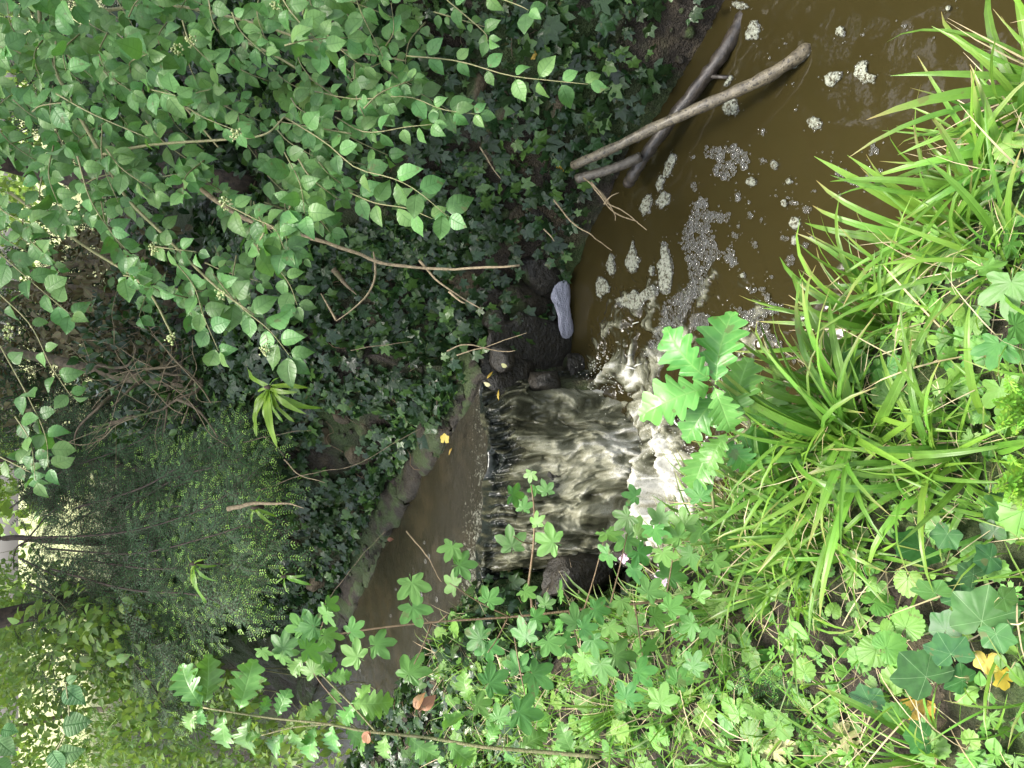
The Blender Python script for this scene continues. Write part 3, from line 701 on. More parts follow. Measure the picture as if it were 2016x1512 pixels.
k = .36 + .30 * TT + .05 * lump
k += .22 * np.exp(-((SS - .5 - .12 * TT) / (.05 + .10 * TT)) ** 2) * sstep(.22, .4, TT) + .06 * blk + .15 * np.exp(-((SS - .90) / .07) ** 2) * sstep(.4, .75, TT) + .14 * np.exp(-((SS - .12) / .11) ** 2) * sstep(.1, .4, TT)
k -= .34 * np.exp(-((SS - .80 - .03 * lump) / .075) ** 2) * sstep(.1, .3, TT) + .10 * np.exp(-(TT / .2) ** 2) * (1 - .9 * streak) + .35 * sstep(.93, 1.0, SS) * sstep(.35, .1, TT) + .3 * sstep(.06, 0, SS)
k += .16 * sstep(.7, 1.0, TT); wk = np.clip(k, 0, 1); sm, tm = SS * .8, TT * .65
warp = .045 * fbm(np.stack([sm * 6, tm * 4, sm * 0], 1), 3) * (.25 + TT); warp2 = .03 * fbm(np.stack([sm * 9 + 7, tm * 7, sm * 0], 1), 2) * TT
ft = fbm(np.stack([(sm + warp) * 75, (tm + warp2) * 11, sm * 0], 1), 5); fb = fbm(np.stack([(sm + 1.6 * warp) * 42, (tm + 1.6 * warp2) * 20, sm * 0 + 5], 1), 5)
wgt = sstep(.15, .9, TT); ff = ft * (1 - wgt) + fb * wgt; rid = .9 - 2.0 * np.abs(fbm(np.stack([(sm + warp) * 26, tm * 7, sm * 0 + 11], 1), 4))
mk = .22 * sstep(.05, .45, TT) + .70 * sstep(-.95, 1.5, .95 * ff + .25 * rid + 2.1 * (wk - .52)); mk *= (1 - .75 * np.clip(sink, 0, 1)) * (.62 + .38 * sstep(.15, .55, TT)); mk += .12 * sstep(.75, 1, TT)
cz += amp * (.010 * ff + .006 * rid); cy -= amp * (.012 * ff + .006 * rid)
k = mk
tag(link('waterfall', mesh('waterfall', T(np.stack([cx, cy, cz], 1), grid_tris(NA, NT), np.stack([SS, TT, np.clip(k, 0, 1)], 1)), MAT['cascade'])),
    'small waterfall tumbling over rocks into the brown pool', 'water', kind='structure')

import bmesh
def ico(sub):
    bm = bmesh.new(); bmesh.ops.create_icosphere(bm, subdivisions=sub, radius=1.0); bm.verts.ensure_lookup_table()
    t = T([v.co[:] for v in bm.verts], [[v.index for v in f.verts] for f in bm.faces]); bm.free(); return t
ICO = {k: ico(k) for k in (1, 2, 3, 4)}
drops = []
for i in range(700):
    c = RNG.choice([(-.38, 2.05, .16, .10), (-.22, 2.02, .13, .12), (.03, 2.33, .10, .09), (-.6, 2.16, .08, .08), (-.3, 1.95, .12, .06)])
    p = np.array([RNG.gauss(c[0], c[2] * .6), RNG.gauss(c[1], c[2] * .55), abs(RNG.gauss(.02, c[3] * .6)) + .005])
    r = RNG.uniform(.0008, .0026); drops.append(ICO[1].at(np.array([[r, 0, 0, p[0]], [0, r, 0, p[1]], [0, 0, r * RNG.uniform(.8, 2), p[2]], [0, 0, 0, 1]])))
for i in range(16):                                               # torn tongues of water thrown up round the plunge
    c = RNG.choice([(-.40, 2.06), (-.25, 2.0), (-.12, 2.1), (.05, 2.31), (.1, 2.27), (-.2, 1.96)])
    p = np.array([RNG.gauss(c[0], .05), RNG.gauss(c[1], .04), .0]); d = nrm([RNG.gauss(0, .5), RNG.gauss(-.5, .5), RNG.uniform(.3, 1.1)]); L = RNG.uniform(.03, .085)
    q = [p, p + d * L * .5 + UP * .004, p + d * L - UP * L * .2]; t = tube(q, [RNG.uniform(.003, .006), RNG.uniform(.002, .004), .001], 6); t.a[:, 2] = .8; drops.append(t)
sp_o = link('splash', mesh('splash', join(drops), MAT['drop'])); tag(sp_o, 'spray and water tongues thrown up at the foot of the waterfall', 'splash', kind='stuff')

# ------------------------------------------------------------------ floating foam
def dome(c, r, h, rim=True):
    n = 8; v = [(c[0], c[1], c[2] + h)]; a = [(0, 0, .0)]; f = []
    for k, (rr, hh, al) in enumerate(((.6, .8, .05), (.92, .38, .35), (1.04, 0, 1.0))):
        for j in range(n): v.append((c[0] + r * rr * math.cos(j * 2 * math.pi / n), c[1] + r * rr * math.sin(j * 2 * math.pi / n), c[2] + h * hh)); a.append((0, 0, al))
    for j in range(n):
        q = (j + 1) % n; f.append((0, 1 + j, 1 + q))
        for k in (0, 1):
            b0, b1 = 1 + k * n, 1 + (k + 1) * n; f += [(b0 + j, b1 + j, b1 + q), (b0 + j, b1 + q, b0 + q)]
    return T(v, f, a)
def raft(px_poly, cell, kind, label, holes=(), group='foam rafts drifting on the pool', lift=0.0):
    poly = np.array([PZ(x, y, 0.0)[:2] for x, y in px_poly]); lo, hi = poly.min(0), poly.max(0); c0 = poly.mean(0); ts = []
    hl = [(PZ(x, y, 0)[:2], r) for x, y, r in holes]; row = 0; y = lo[1] - 2 * cell
    while y < hi[1] + 2 * cell:
        x = lo[0] - 2 * cell + (cell * .5 if row % 2 else 0)
        while x < hi[0] + 2 * cell:
            q = np.array([x + RNG.gauss(0, cell * .13), y + RNG.gauss(0, cell * .13)])
            edge = polydist(q[None], np.vstack([poly, poly[:1]]))[0]
            if inpoly(q[None], poly)[0] and edge > cell * .25 and all(np.hypot(*(q - h)) > r for h, r in hl):
                s = RNG.uniform(.55, 1.15) if RNG.random() < .86 else RNG.uniform(1.2, 2.0)
                ts.append(dome((q[0], q[1], .004 + lift), cell * .5 * s, cell * .42 * s))
            elif edge < cell * 2.2 and RNG.random() < .07:           # stray bubbles round the rim
                ts.append(dome((q[0], q[1], .003), cell * RNG.uniform(.14, .34), cell * .2))
            x += cell
        y += cell * .86; row += 1
    if not ts: ts.append(dome((c0[0], c0[1], .004), cell * .6, cell * .4))
    o = empty('foam_raft', (c0[0], c0[1], 0.0), label, 'foam', group)
    bo = link('bubbles', mesh('bubbles', join(ts), MAT['bubble']), o); tag(bo, kind='stuff')
    if kind == 'froth':
        sub = resample(np.vstack([poly, poly[:1]]), 48)[:-1]; n = len(sub); rn = fbm(np.stack([sub[:, 0] * 60, sub[:, 1] * 60, sub[:, 0] * 0], 1), 2)
        v = [(c0[0], c0[1], .013)]; f = []
        for k_, (s, h) in enumerate(((.45, .012), (.8, .010), (.97, .0045), (1.0, -.004))):
            for j in range(n):
                q = c0 + (sub[j] - c0) * (s + .05 * rn[j] * s); v.append((q[0], q[1], h + .003 * rn[(j * 3) % n]))
        for j in range(n):
            q = (j + 1) % n; f.append((0, 1 + j, 1 + q))
            for k_ in range(3):
                b0, b1 = 1 + k_ * n, 1 + (k_ + 1) * n; f += [(b0 + j, b1 + j, b1 + q), (b0 + j, b1 + q, b0 + q)]
        link('froth', mesh('froth', T(v, f, [(0, 0, 1)] + [(0, 0, kk) for kk in (1, .8, .25, 0) for _ in range(n)]), MAT['froth']), o)
    return o
def blobpoly(x, y, rx, ry, seed, ang=0.0, n=14, rough=.22):
    R_ = random.Random(seed); ca_, sa_ = math.cos(ang), math.sin(ang); out = []
    for k in range(n):
        a_ = 2 * math.pi * k / n; r = 1 + R_.uniform(-rough, rough); u, v = rx * r * math.cos(a_), ry * r * math.sin(a_); out.append((x + u * ca_ - v * sa_, y + u * sa_ + v * ca_))
    return out
raft([(1345, 455), (1362, 415), (1375, 395), (1395, 390), (1400, 415), (1440, 418), (1432, 440), (1400, 440), (1410, 470), (1420, 490), (1455, 510), (1450, 525), (1420, 512), (1400, 520), (1395, 545), (1388, 575), (1365, 600), (1345, 640), (1320, 680), (1300, 705), (1262, 705), (1296, 640), (1306, 595), (1335, 575), (1355, 560), (1358, 525), (1340, 480)],
     .0125, 'bubble', 'longest raft of grey bubbles trailing from the splash up the middle of the pool', [(1371, 463, .012), (1381, 517, .01)])
raft([(1385, 292), (1395, 285), (1420, 290), (1450, 283), (1470, 295), (1480, 320), (1475, 340), (1455, 325), (1450, 345), (1435, 357), (1405, 345), (1410, 320), (1390, 312)],
     .0125, 'bubble', 'ring shaped bubble raft with a dark hole, out beyond the pale log', [(1437, 308, .017)])
raft([(1640, 330), (1660, 325), (1690, 350), (1700, 352), (1715, 335), (1740, 330), (1735, 350), (1700, 375), (1665, 360), (1642, 348)], .0095, 'bubble', 'crescent of bubbles half hidden by grass tips at the pool edge')
raft([(1440, 598), (1470, 612), (1500, 602), (1545, 598), (1548, 612), (1505, 625), (1520, 650), (1560, 700), (1572, 718), (1545, 702), (1510, 668), (1480, 640), (1455, 620)], .0095, 'bubble', 'forked raft of fine bubbles beside the oak leaves')
raft([(1360, 620), (1385, 612), (1402, 622), (1395, 640), (1365, 655), (1358, 640)], .0095, 'bubble', 'rounded bubble raft above the topmost oak leaf')
raft([(1432, 482), (1445, 484), (1450, 505), (1460, 520), (1440, 525), (1426, 510)], .0095, 'bubble', 'small triangular bubble raft by the long raft')
raft([(1500, 560), (1515, 575), (1530, 605), (1518, 620), (1508, 590), (1490, 565)], .009, 'bubble', 'thin curved streak of bubbles near the grass')
raft(blobpoly(1205, 522, 9, 22, 1), .007, 'froth', 'narrow white foam patch nearest the lilac foam')
raft([(1248, 472), (1253, 490), (1262, 515), (1255, 535), (1245, 540), (1236, 530), (1230, 515), (1240, 495)], .007, 'froth', 'drop shaped white foam patch with a pointed end')
raft([(1306, 470), (1316, 480), (1322, 500), (1328, 525), (1326, 560), (1318, 580), (1300, 578), (1298, 545), (1294, 520), (1306, 505), (1302, 485)], .008, 'froth', 'tall white foam patch at the head of the long raft')
raft([(1208, 590), (1235, 580), (1250, 568), (1262, 580), (1285, 560), (1300, 562), (1296, 580), (1275, 592), (1260, 612), (1240, 612), (1222, 605)], .009, 'froth', 'ragged white foam strip stretched sideways below the three upright patches')
raft(blobpoly(1187, 565, 13, 22, 2), .008, 'froth', 'oval foam patch with dark bubbles next to the wet rock')
raft(blobpoly(1285, 534, 5, 11, 3), .007, 'froth', 'little white oval of foam between the upright patches')
raft([(1685, 130), (1700, 115), (1712, 120), (1708, 145), (1728, 150), (1725, 168), (1700, 165), (1680, 150)], .0085, 'froth', 'heart shaped foam raft alone on the open brown water')
raft([(1622, 150), (1635, 142), (1660, 140), (1658, 155), (1640, 172), (1628, 170)], .0085, 'froth', 'bean shaped foam patch beside the heart shaped raft')
raft(blobpoly(1658, 63, 10, 13, 4), .008, 'froth', 'round foam patch beyond the tip of the pale log')
raft(blobpoly(1606, 242, 15, 12, 5), .010, 'froth', 'foam ring with big bubbles in the middle of the open water')
raft([(1480, 40), (1493, 38), (1498, 60), (1494, 80), (1470, 82), (1468, 68)], .008, 'froth', 'foam patch beside the end of the dark log')
raft(blobpoly(1440, 212, 16, 20, 6), .008, 'froth', 'foam patch tucked against the pale log')
raft([(1562, 140), (1575, 118), (1588, 100), (1592, 92), (1594, 110), (1580, 124)], .006, 'froth', 'sliver of white foam round the tip of the pale log')
raft([(1432, 160), (1442, 148), (1448, 152), (1438, 168), (1427, 172)], .006, 'froth', 'sliver of foam caught between the two logs')
raft(blobpoly(1320, 325, 9, 32, 7, .35), .007, 'froth', 'long thin foam streak along the dark log')
raft(blobpoly(1302, 360, 8, 18, 14, .35), .007, 'froth', 'yellowish foam streak off the broken stub of the dark log')
raft(blobpoly(1274, 404, 11, 24, 8, .35), .007, 'froth', 'slanting foam patch below the stub of the dark log')
raft(blobpoly(1308, 394, 13, 20, 9, .5), .008, 'froth', 'slanting bubble patch alongside a paler one near the bank roots')
raft(blobpoly(1460, 12, 16, 8, 15, .2), .007, 'froth', 'foam at the pool edge under the ivy, topmost in the picture')
raft(blobpoly(1720, 295, 12, 12, 17), .009, 'bubble', 'bubble patch between the crescent and the grass tips')
SMALL = [(1482, 358, 12, 9), (1369, 366, 8, 11), (1382, 400, 14, 12), (1527, 325, 9, 9), (1505, 316, 5, 5), (1454, 388, 8, 10), (1556, 357, 7, 7), (1476, 398, 5, 6), (1550, 387, 4, 4), (1547, 401, 7, 8), (1563, 401, 8, 8), (1479, 425, 6, 8), (1500, 434, 3, 5), (1446, 464, 9, 8), (1487, 482, 6, 10), (1567, 440, 11, 14),
         (1590, 412, 9, 12), (1547, 472, 8, 7), (1567, 474, 7, 11), (1589, 482, 7, 8), (1455, 445, 3, 5), (1502, 262, 5, 8), (1568, 215, 3, 4), (1365, 310, 5, 6), (1603, 375, 5, 5), (1530, 385, 4, 4), (1481, 572, 8, 8), (1465, 543, 6, 6), (1520, 545, 6, 5), (1557, 513, 10, 13), (1540, 470, 5, 5), (1780, 50, 6, 6), (1828, 50, 5, 5),
         (1870, 18, 6, 6), (1840, 73, 4, 4), (1785, 85, 3, 3), (1620, 300, 3, 3), (1655, 380, 5, 6), (1649, 465, 7, 8), (1600, 470, 6, 6), (1640, 300, 3, 3), (1515, 115, 3, 3), (1545, 85, 3, 4), (1560, 165, 3, 3), (1700, 70, 3, 3), (1686, 103, 3, 3)]
for i, (x, y, rx, ry) in enumerate(SMALL):
    raft(blobpoly(x, y, rx, ry, 100 + i, 0, 9, .12), .0085 if min(rx, ry) > 5 else .0075, 'bubble' if i % 3 else 'froth' if min(rx, ry) > 5 else 'bubble', 'tiny round clump of bubbles floating on the brown pool', group='tiny bubble clumps on the pool')
for i, (x, y) in enumerate([(838, 1105), (836, 1068), (770, 1212), (830, 1170), (885, 1075), (710, 1320), (712, 1345), (735, 1365), (845, 1095), (780, 1160), (860, 1180), (690, 1395)]):
    c = PZ(x, y, LEVEL_UP); o = empty('stream_bubble', c, 'single clear bubble riding on the upper stream', 'bubble', 'bubbles on the upper stream')
    link('film', mesh('film', dome((c[0], c[1], c[2] + .002), RNG.uniform(.006, .012), .006), MAT['bubble']), o)
# the pale lilac foam banked against the rock
lp = np.array([(1116, 545), (1123, 570), (1122, 600), (1126, 625), (1128, 650), (1120, 666), (1107, 664), (1100, 645), (1099, 622), (1091, 602), (1086, 585), (1090, 565), (1104, 552)])
pl_ = np.array([PZ(x, y, .02 + .10 * (1122 - x) / 40) for x, y in lp]); c_ = pl_.mean(0); v = []; f = []; n = len(pl_); sub = np.vstack([spline(np.vstack([pl_, pl_[:1]]), 81)[:-1]]); n = len(sub); sub = sub + .004 * np.stack([fbm(sub + 2, 3, 28.0), fbm(sub + 6, 3, 28.0), .3 * fbm(sub + 9, 3, 28.0)], 1)
nv_ = nrm(CAM - c_); v = [c_ + nv_ * .007]
for s, h in ((.5, .006), (.88, .006), (1.0, -.006)):
    for j in range(n): v.append(c_ + (sub[j] - c_) * (s + .012 * math.sin(j * 2.3) * s) + nv_ * h)
for j in range(n):
    q = (j + 1) % n; f.append((0, 1 + j, 1 + q))
    for k_ in (0, 1): f += [(1 + k_ * n + j, 1 + k_ * n + n + j, 1 + k_ * n + n + q), (1 + k_ * n + j, 1 + k_ * n + n + q, 1 + k_ * n + q)]
tag(link('foam_bank', mesh('foam_bank', T(v, f), MAT['lilac'])), 'thick pale lilac foam heaped against the dark rock at the pool edge', 'foam')

# ------------------------------------------------------------------ rocks
def rock(px, d_or_z, rad, seed, mat, label, mode='T', rot=0.0, sub=3, rough=.4, sink=0.3, name='rock', group=None):
    c = TP(*px) if mode == 'T' else PZ(*px, d_or_z); t = ICO[sub]; v = t.v.copy()
    q = v * 1.3 + seed * 7.7; n_ = fbm(q, 3, 1.0); v = v * (1 + rough * n_[:, None])
    # a few flat facets
    R_ = random.Random(seed)
    for k_ in range(11):
        d = nrm([R_.gauss(0, 1), R_.gauss(0, 1), R_.gauss(0, 1)]); lim = R_.uniform(.45, .75); s_ = v @ d; m_ = s_ > lim; v[m_] -= np.outer(s_[m_] - lim, d) * .85
    v = v + .12 * (np.abs(fbm(v + seed, 3, 2.6)) - .4)[:, None] * v + .025 * fbm(v + seed + 3, 3, 9.0)[:, None] * v
    v = np.sign(v) * np.abs(v) ** .78; v = v * np.array(rad); cr, sr = math.cos(rot), math.sin(rot); v = np.stack([v[:, 0] * cr - v[:, 1] * sr, v[:, 0] * sr + v[:, 1] * cr, v[:, 2]], 1)
    m = Matrix.Translation(Vector(c - nrm(ray(*px)) * -rad[1] * sink))
    o = link(name, mesh(name, T(v, t.f), mat), None, m); return tag(o, label, 'rock', group)
R1 = MAT['rock']; RW = MAT['rock_wet']
def rock_w(c, rad, seed, mat, label, rot=0.0, sub=4):
    px = project(np.array(c)); o = rock((px[0], px[1]), c[2], rad, seed, mat, label, 'Z', rot, sub, sink=0.0); o.location = Vector(c); return o
rock_w((.14, 2.65, .16), (.19, .09, .27), 3, RW, 'big wet dark rock standing beside the right edge of the waterfall')
rock_w((.03, 2.60, .30), (.09, .09, .18), 4, RW, 'dark rock shouldering the lip of the waterfall, under the yellow leaves')
rock_w((.34, 2.72, .13), (.14, .08, .20), 5, MAT['ledge'], 'squarish stone block above the lilac foam')
rock_w((.47, 2.66, .08), (.12, .08, .16), 6, RW, 'dark stone in the shadowy pool corner behind the lilac foam')
for i, (c, r, lb) in enumerate([((.07, 2.54, .03), .06, 'low wet stone at the foot of the big dark rock'), ((.09, 2.53, .38), .06, 'wet stone on top of the big dark rock'), ((.0, 2.50, .22), .07, 'dark stone in the edge of the right hand trickle'), ((.25, 2.68, .30), .06, 'stone between the big dark rock and the squarish block'), ((-.08, 2.42, .06), .06, 'brown stone in the dark gap of the waterfall'), ((.40, 2.80, .28), .08, 'dark stone above the squarish block'), ((-.64, 2.16, .05), .07, 'wet stone at the foot of the near side of the fall')]):
    rock_w(c, (r * 1.2, r * .9, r), 60 + i, RW, lb, rot=i * .8, sub=3)
rock_w((-.36, 2.36, .20), (.10, .09, .13), 7, RW, 'rock the falling water breaks over in midstream')
rock_w((-.72, 2.30, .18), (.10, .12, .22), 8, RW, 'dark rock at the near side of the waterfall')
for i, (x, y, r, lb) in enumerate([(985, 190, .075, 'pale brown stone high in the ivy near the top of the picture'), (960, 240, .06, 'small tan stone showing among the ivy under a dogwood sprig'), (935, 170, .06, 'tan stone at the end of a dogwood twig'), (970, 290, .07, 'rounded brown stone in the middle of the ivy bank'), (1105, 215, .07, 'earthy brown stone above the pale log'),
        (1010, 445, .09, 'mossy brown boulder above the bare twig tip'), (1060, 420, .08, 'dark mossy stone above the pool corner'), (905, 545, .09, 'yellow mossy rock just below the bare twig'), (865, 600, .08, 'yellow green mossy rock beside the dark hollow'), (760, 590, .10, 'large brown rock in the bank right of the fern'), (735, 640, .08, 'pitted pale rock in the bank'), (790, 650, .07, 'small whitish pitted stone'),
        (620, 765, .06, 'long dark stone at the foot of the fern'), (675, 815, .05, 'orange brown stone below the fern'), (640, 860, .055, 'flat tan stone under the fern tips'), (600, 868, .045, 'little tan stone beside a flat tan one'), (705, 885, .08, 'round brown cobble in the ivy below the fern'), (720, 840, .06, 'flat stone above the round brown cobble'), (590, 1020, .07, 'stone by the dry branch under the yew'),
        (545, 1055, .07, 'yellowish mossy stone beneath the yew branch tips'), (625, 1130, .10, 'big mossy boulder by the stream near a small fern'), (590, 1075, .06, 'pale stone under the yew'), (640, 1080, .05, 'small stone above the stream edge'), (700, 1000, .05, 'brown stone on the ledge by the water')]):
    rock((x, y), 0, (r * 1.15, r * .7, r * .85), 20 + i, R1 if i not in (6, 12) else RW, lb, rot=RNG.uniform(-.6, .6))
# loose stones and grit bedded in the far bank: too many and too small to count
gr = []
for i in range(420):
    k_ = RNG.randrange(4, 13); a_, b_ = E_FAR[k_], E_FAR[k_ + 1]; u = RNG.random(); q = a_ + (b_ - a_) * u; t_ = nrm(np.append(b_ - a_, 0)); nn_ = np.array([t_[1], -t_[0]]) * -1
    if nn_[1] < 0: nn_ = -nn_
    q = q + nn_ * abs(RNG.gauss(0, .35)); z_ = hz(*q); r = RNG.uniform(.006, .022) * (1 if RNG.random() < .8 else 1.8)
    sh = ICO[2].v * (1 + .35 * fbm(ICO[2].v * 1.4 + i, 2)[:, None]) * np.array([1, .8, .65]) * r; an_ = RNG.uniform(0, 6.28); c0_, s0_ = math.cos(an_), math.sin(an_)
    gr.append(T(np.stack([sh[:, 0] * c0_ - sh[:, 1] * s0_, sh[:, 0] * s0_ + sh[:, 1] * c0_, sh[:, 2]], 1) + np.array([q[0], q[1], z_]), ICO[2].f))
tag(link('rubble', mesh('rubble', join(gr), MAT['ledge'])), 'loose stones and grit bedded in the far bank', 'rubble', kind='stuff')
# damp stone ledge along the far edge of the upper stream
led = resample([(.05, 2.56), (-.27, 2.90), (-.58, 3.31), (-.86, 3.60), (-1.17, 3.88), (-1.58, 4.36), (-2.04, 4.73)], 150)
lo = empty('stone_ledge', (led[40][0], led[40][1], LEVEL_UP), 'low damp stone ledge along the far edge of the upper stream', 'ledge')
cuts = [0, 17, 33, 44, 62, 80, 98, 120, 149]
for bi in range(len(cuts) - 1):
    i0, i1 = cuts[bi], cuts[bi + 1]; off = RNG.uniform(-.015, .015); hh = RNG.uniform(.02, .045); wv = RNG.uniform(.09, .13); v = []
    m_ = (i1 - i0) * 2
    for i in range(m_ + 1):
        u = i0 + (i1 - i0) * i / m_ * .985; k_ = int(min(u, 148)); q = led[k_] + (led[k_ + 1] - led[k_]) * (u - k_); tn = nrm(np.append(led[min(k_ + 1, 149)] - led[k_], 0)); nn = np.array([-tn[1], tn[0], 0]) * -1
        if nn[1] < 0: nn = -nn
        en = .35 if i in (0, m_) else 1
        for o_, z_ in ((-.02, -.12), (-.03, .0), (-.024, hh * .6), (0.0, hh * en), (wv * .5, hh * 1.1 * en), (wv, hh * 1.25 * en), (wv + .05, hh * .6), (wv + .06, -.1)):
            v.append(np.array([q[0], q[1], LEVEL_UP]) + nn * (o_ + off) + UP * z_)
    v = np.array(v); v += .02 * np.stack([fbm(v + 3, 4, 12.0), fbm(v + 9, 4, 12.0), fbm(v + 21, 4, 12.0)], 1)
    link('stone', mesh('stone', T(v, grid_tris(m_ + 1, 8)), MAT['ledge']), lo)

# ------------------------------------------------------------------ logs and dead twigs
def px_path(pts, n=16):
    """[(x, y, depth)] photo pixels with depth along the view axis"""
    return spline([P(*p) for p in pts], n)
def zpath(pts, n=16): return spline([PZ(x, y, z) for x, y, z in pts], n)
l1 = empty('fallen_log', PZ(1590, 95, 0), 'pale speckled log leaning from the bank into the pool', 'log')
pt = zpath([(1128, 326, .30), (1200, 295, .26), (1290, 250, .20), (1370, 215, .15), (1450, 180, .10), (1520, 145, .055), (1570, 112, .02), (1600, 90, -.03)], 34)
link('trunk', mesh('trunk', tube(pt, np.linspace(.016, .0205, 34) * (1 + .06 * np.sin(np.arange(34) * 1.7) + .05 * np.sin(np.arange(34) * .9)), 12, True, .12), MAT['log']), l1)
l2 = empty('fallen_log', PZ(1460, 45, 0), 'dark wet log lying behind the pale one, with a broken stub', 'log')
pt = zpath([(1135, 352, .24), (1180, 340, .20), (1225, 325, .16), (1262, 308, .12)], 16)
link('limb', mesh('limb', tube(pt, np.linspace(.017, .018, 16), 10, True, .06), MAT['log_grey']), l2)
pt = zpath([(1236, 362, .07), (1252, 335, .09), (1285, 285, .085), (1340, 215, .06), (1390, 150, .035), (1430, 95, .012), (1470, 20, -.03)], 30)
link('trunk', mesh('trunk', tube(pt, np.linspace(.021, .024, 30) * (1 + .12 * np.sin(np.arange(30) * 2.3)), 10, True, .10), MAT['log_dark']), l2)
pt = zpath([(1395, 150, .03), (1425, 152, .02), (1446, 150, -.01)], 8); link('stub', mesh('stub', tube(pt, np.linspace(.008, .005, 8), 7), MAT['log_dark']), l2)
def twig(name, pts, r0, r1, mat, label, cat='twig', sides=(), group=None):
    p = px_path(pts, 28); e_ = empty(name, p[0], label, cat, group); n = len(p)
    wob = np.stack([fbm(p + 3, 2, 14), fbm(p + 7, 2, 14), fbm(p + 13, 2, 14)], 1) * .004; p = p + wob
    link('stem', mesh('stem', tube(p, np.linspace(r0, r1, n) * (1 + .1 * np.sin(np.arange(n) * 2.1)), 7, True, .05), MAT[mat]), e_)
    for s in sides: q = px_path(s, 12); link('shoot', mesh('shoot', tube(q, np.linspace(r1 * 1.3, r1 * .5, 12), 6), MAT[mat]), e_)
    return e_
twig('bare_branch', [(395, 372, 2.42), (480, 428, 2.40), (545, 450, 2.37), (660, 482, 2.33), (735, 510, 2.30), (800, 526, 2.28), (900, 530, 2.24), (1022, 522, 2.2)], .0075, .0032, 'twig', 'long bare branch reaching out of the dogwood over the ivy', 'branch',
     [[(738, 512, 2.3), (738, 548, 2.31), (722, 582, 2.33), (690, 612, 2.36), (662, 632, 2.38)], [(662, 630, 2.38), (645, 600, 2.4), (632, 578, 2.42)], [(825, 512, 2.27), (845, 535, 2.27), (860, 552, 2.26), (888, 572, 2.25), (915, 590, 2.25), (948, 608, 2.24)], [(884, 574, 2.25), (905, 592, 2.24), (916, 597, 2.24)], [(738, 512, 2.3), (735, 495, 2.3)]])
for i, (pts, lb) in enumerate([([(1090, 392, 2.75), (1130, 440, 2.68), (1170, 468, 2.6), (1205, 494, 2.52)], 'straight thin dry twig poking over the pool corner'), ([(1165, 358, 2.7), (1195, 395, 2.62), (1225, 415, 2.56), (1272, 452, 2.5)], 'longest of the dry roots dangling over the pool by the logs'),
        ([(1165, 362, 2.72), (1200, 410, 2.66), (1235, 430, 2.6), (1255, 438, 2.55)], 'middle dry root under the logs'), ([(1150, 350, 2.72), (1185, 380, 2.66), (1210, 418, 2.6), (1212, 434, 2.58)], 'short curled root under the logs'), ([(1190, 400, 2.62), (1205, 385, 2.6), (1220, 378, 2.6)], 'tiny upturned root tip below the logs'),
        ([(1070, 450, 2.7), (1085, 465, 2.69), (1092, 474, 2.68)], 'stub of twig above the pool corner'), ([(945, 290, 2.7), (965, 320, 2.68), (975, 340, 2.66), (985, 352, 2.65)], 'bent twig on the brown stones'), ([(880, 690, 2.9), (920, 680, 2.85), (985, 692, 2.8), (1015, 691, 2.76)], 'straw coloured twig lying on the rock by the ivy'),
        ([(900, 700, 2.9), (950, 685, 2.85), (1038, 655, 2.76)], 'dark thin twig across the wet rock'), ([(800, 1045, 3.2), (840, 1095, 3.1), (868, 1145, 3.02)], 'thin straw sticking out of the upper stream'), ([(500, 968, 3.3), (600, 935, 3.2), (700, 915, 3.1), (770, 875, 3.02), (830, 842, 2.95)], 'long ivy runner arching across the bank to the stream'),
        ([(690, 690, 2.8), (740, 680, 2.78), (810, 672, 2.75)], 'thin green runner across the dark hollow'), ([(520, 860, 3.2), (545, 880, 3.16), (560, 900, 3.14)], 'short runner under the fern tips'), ([(480, 870, 3.25), (520, 862, 3.2), (575, 850, 3.12), (612, 848, 3.06)], 'runner below the fern'), ([(560, 1300, 3.6), (640, 1190, 3.4), (700, 1110, 3.3), (760, 1045, 3.2)], 'long runner trailing along the stream ledge'),
        ([(450, 1002, 3.25), (500, 992, 3.2), (560, 990, 3.15), (598, 1000, 3.1)], 'grey dry branch end sticking out below the yew'), ([(560, 905, 3.2), (590, 935, 3.15), (640, 950, 3.12)], 'forked dry stem on the bank below the fern'), ([(655, 530, 2.6), (680, 560, 2.6), (700, 580, 2.6)], 'stray runner in the ivy by the bare branch')]):
    twig('dry_twig', pts, .011 if 'branch' in lb else .0018 if 'runner' in lb else .003, .0012, 'bark' if 'runner' in lb else 'twig', lb)

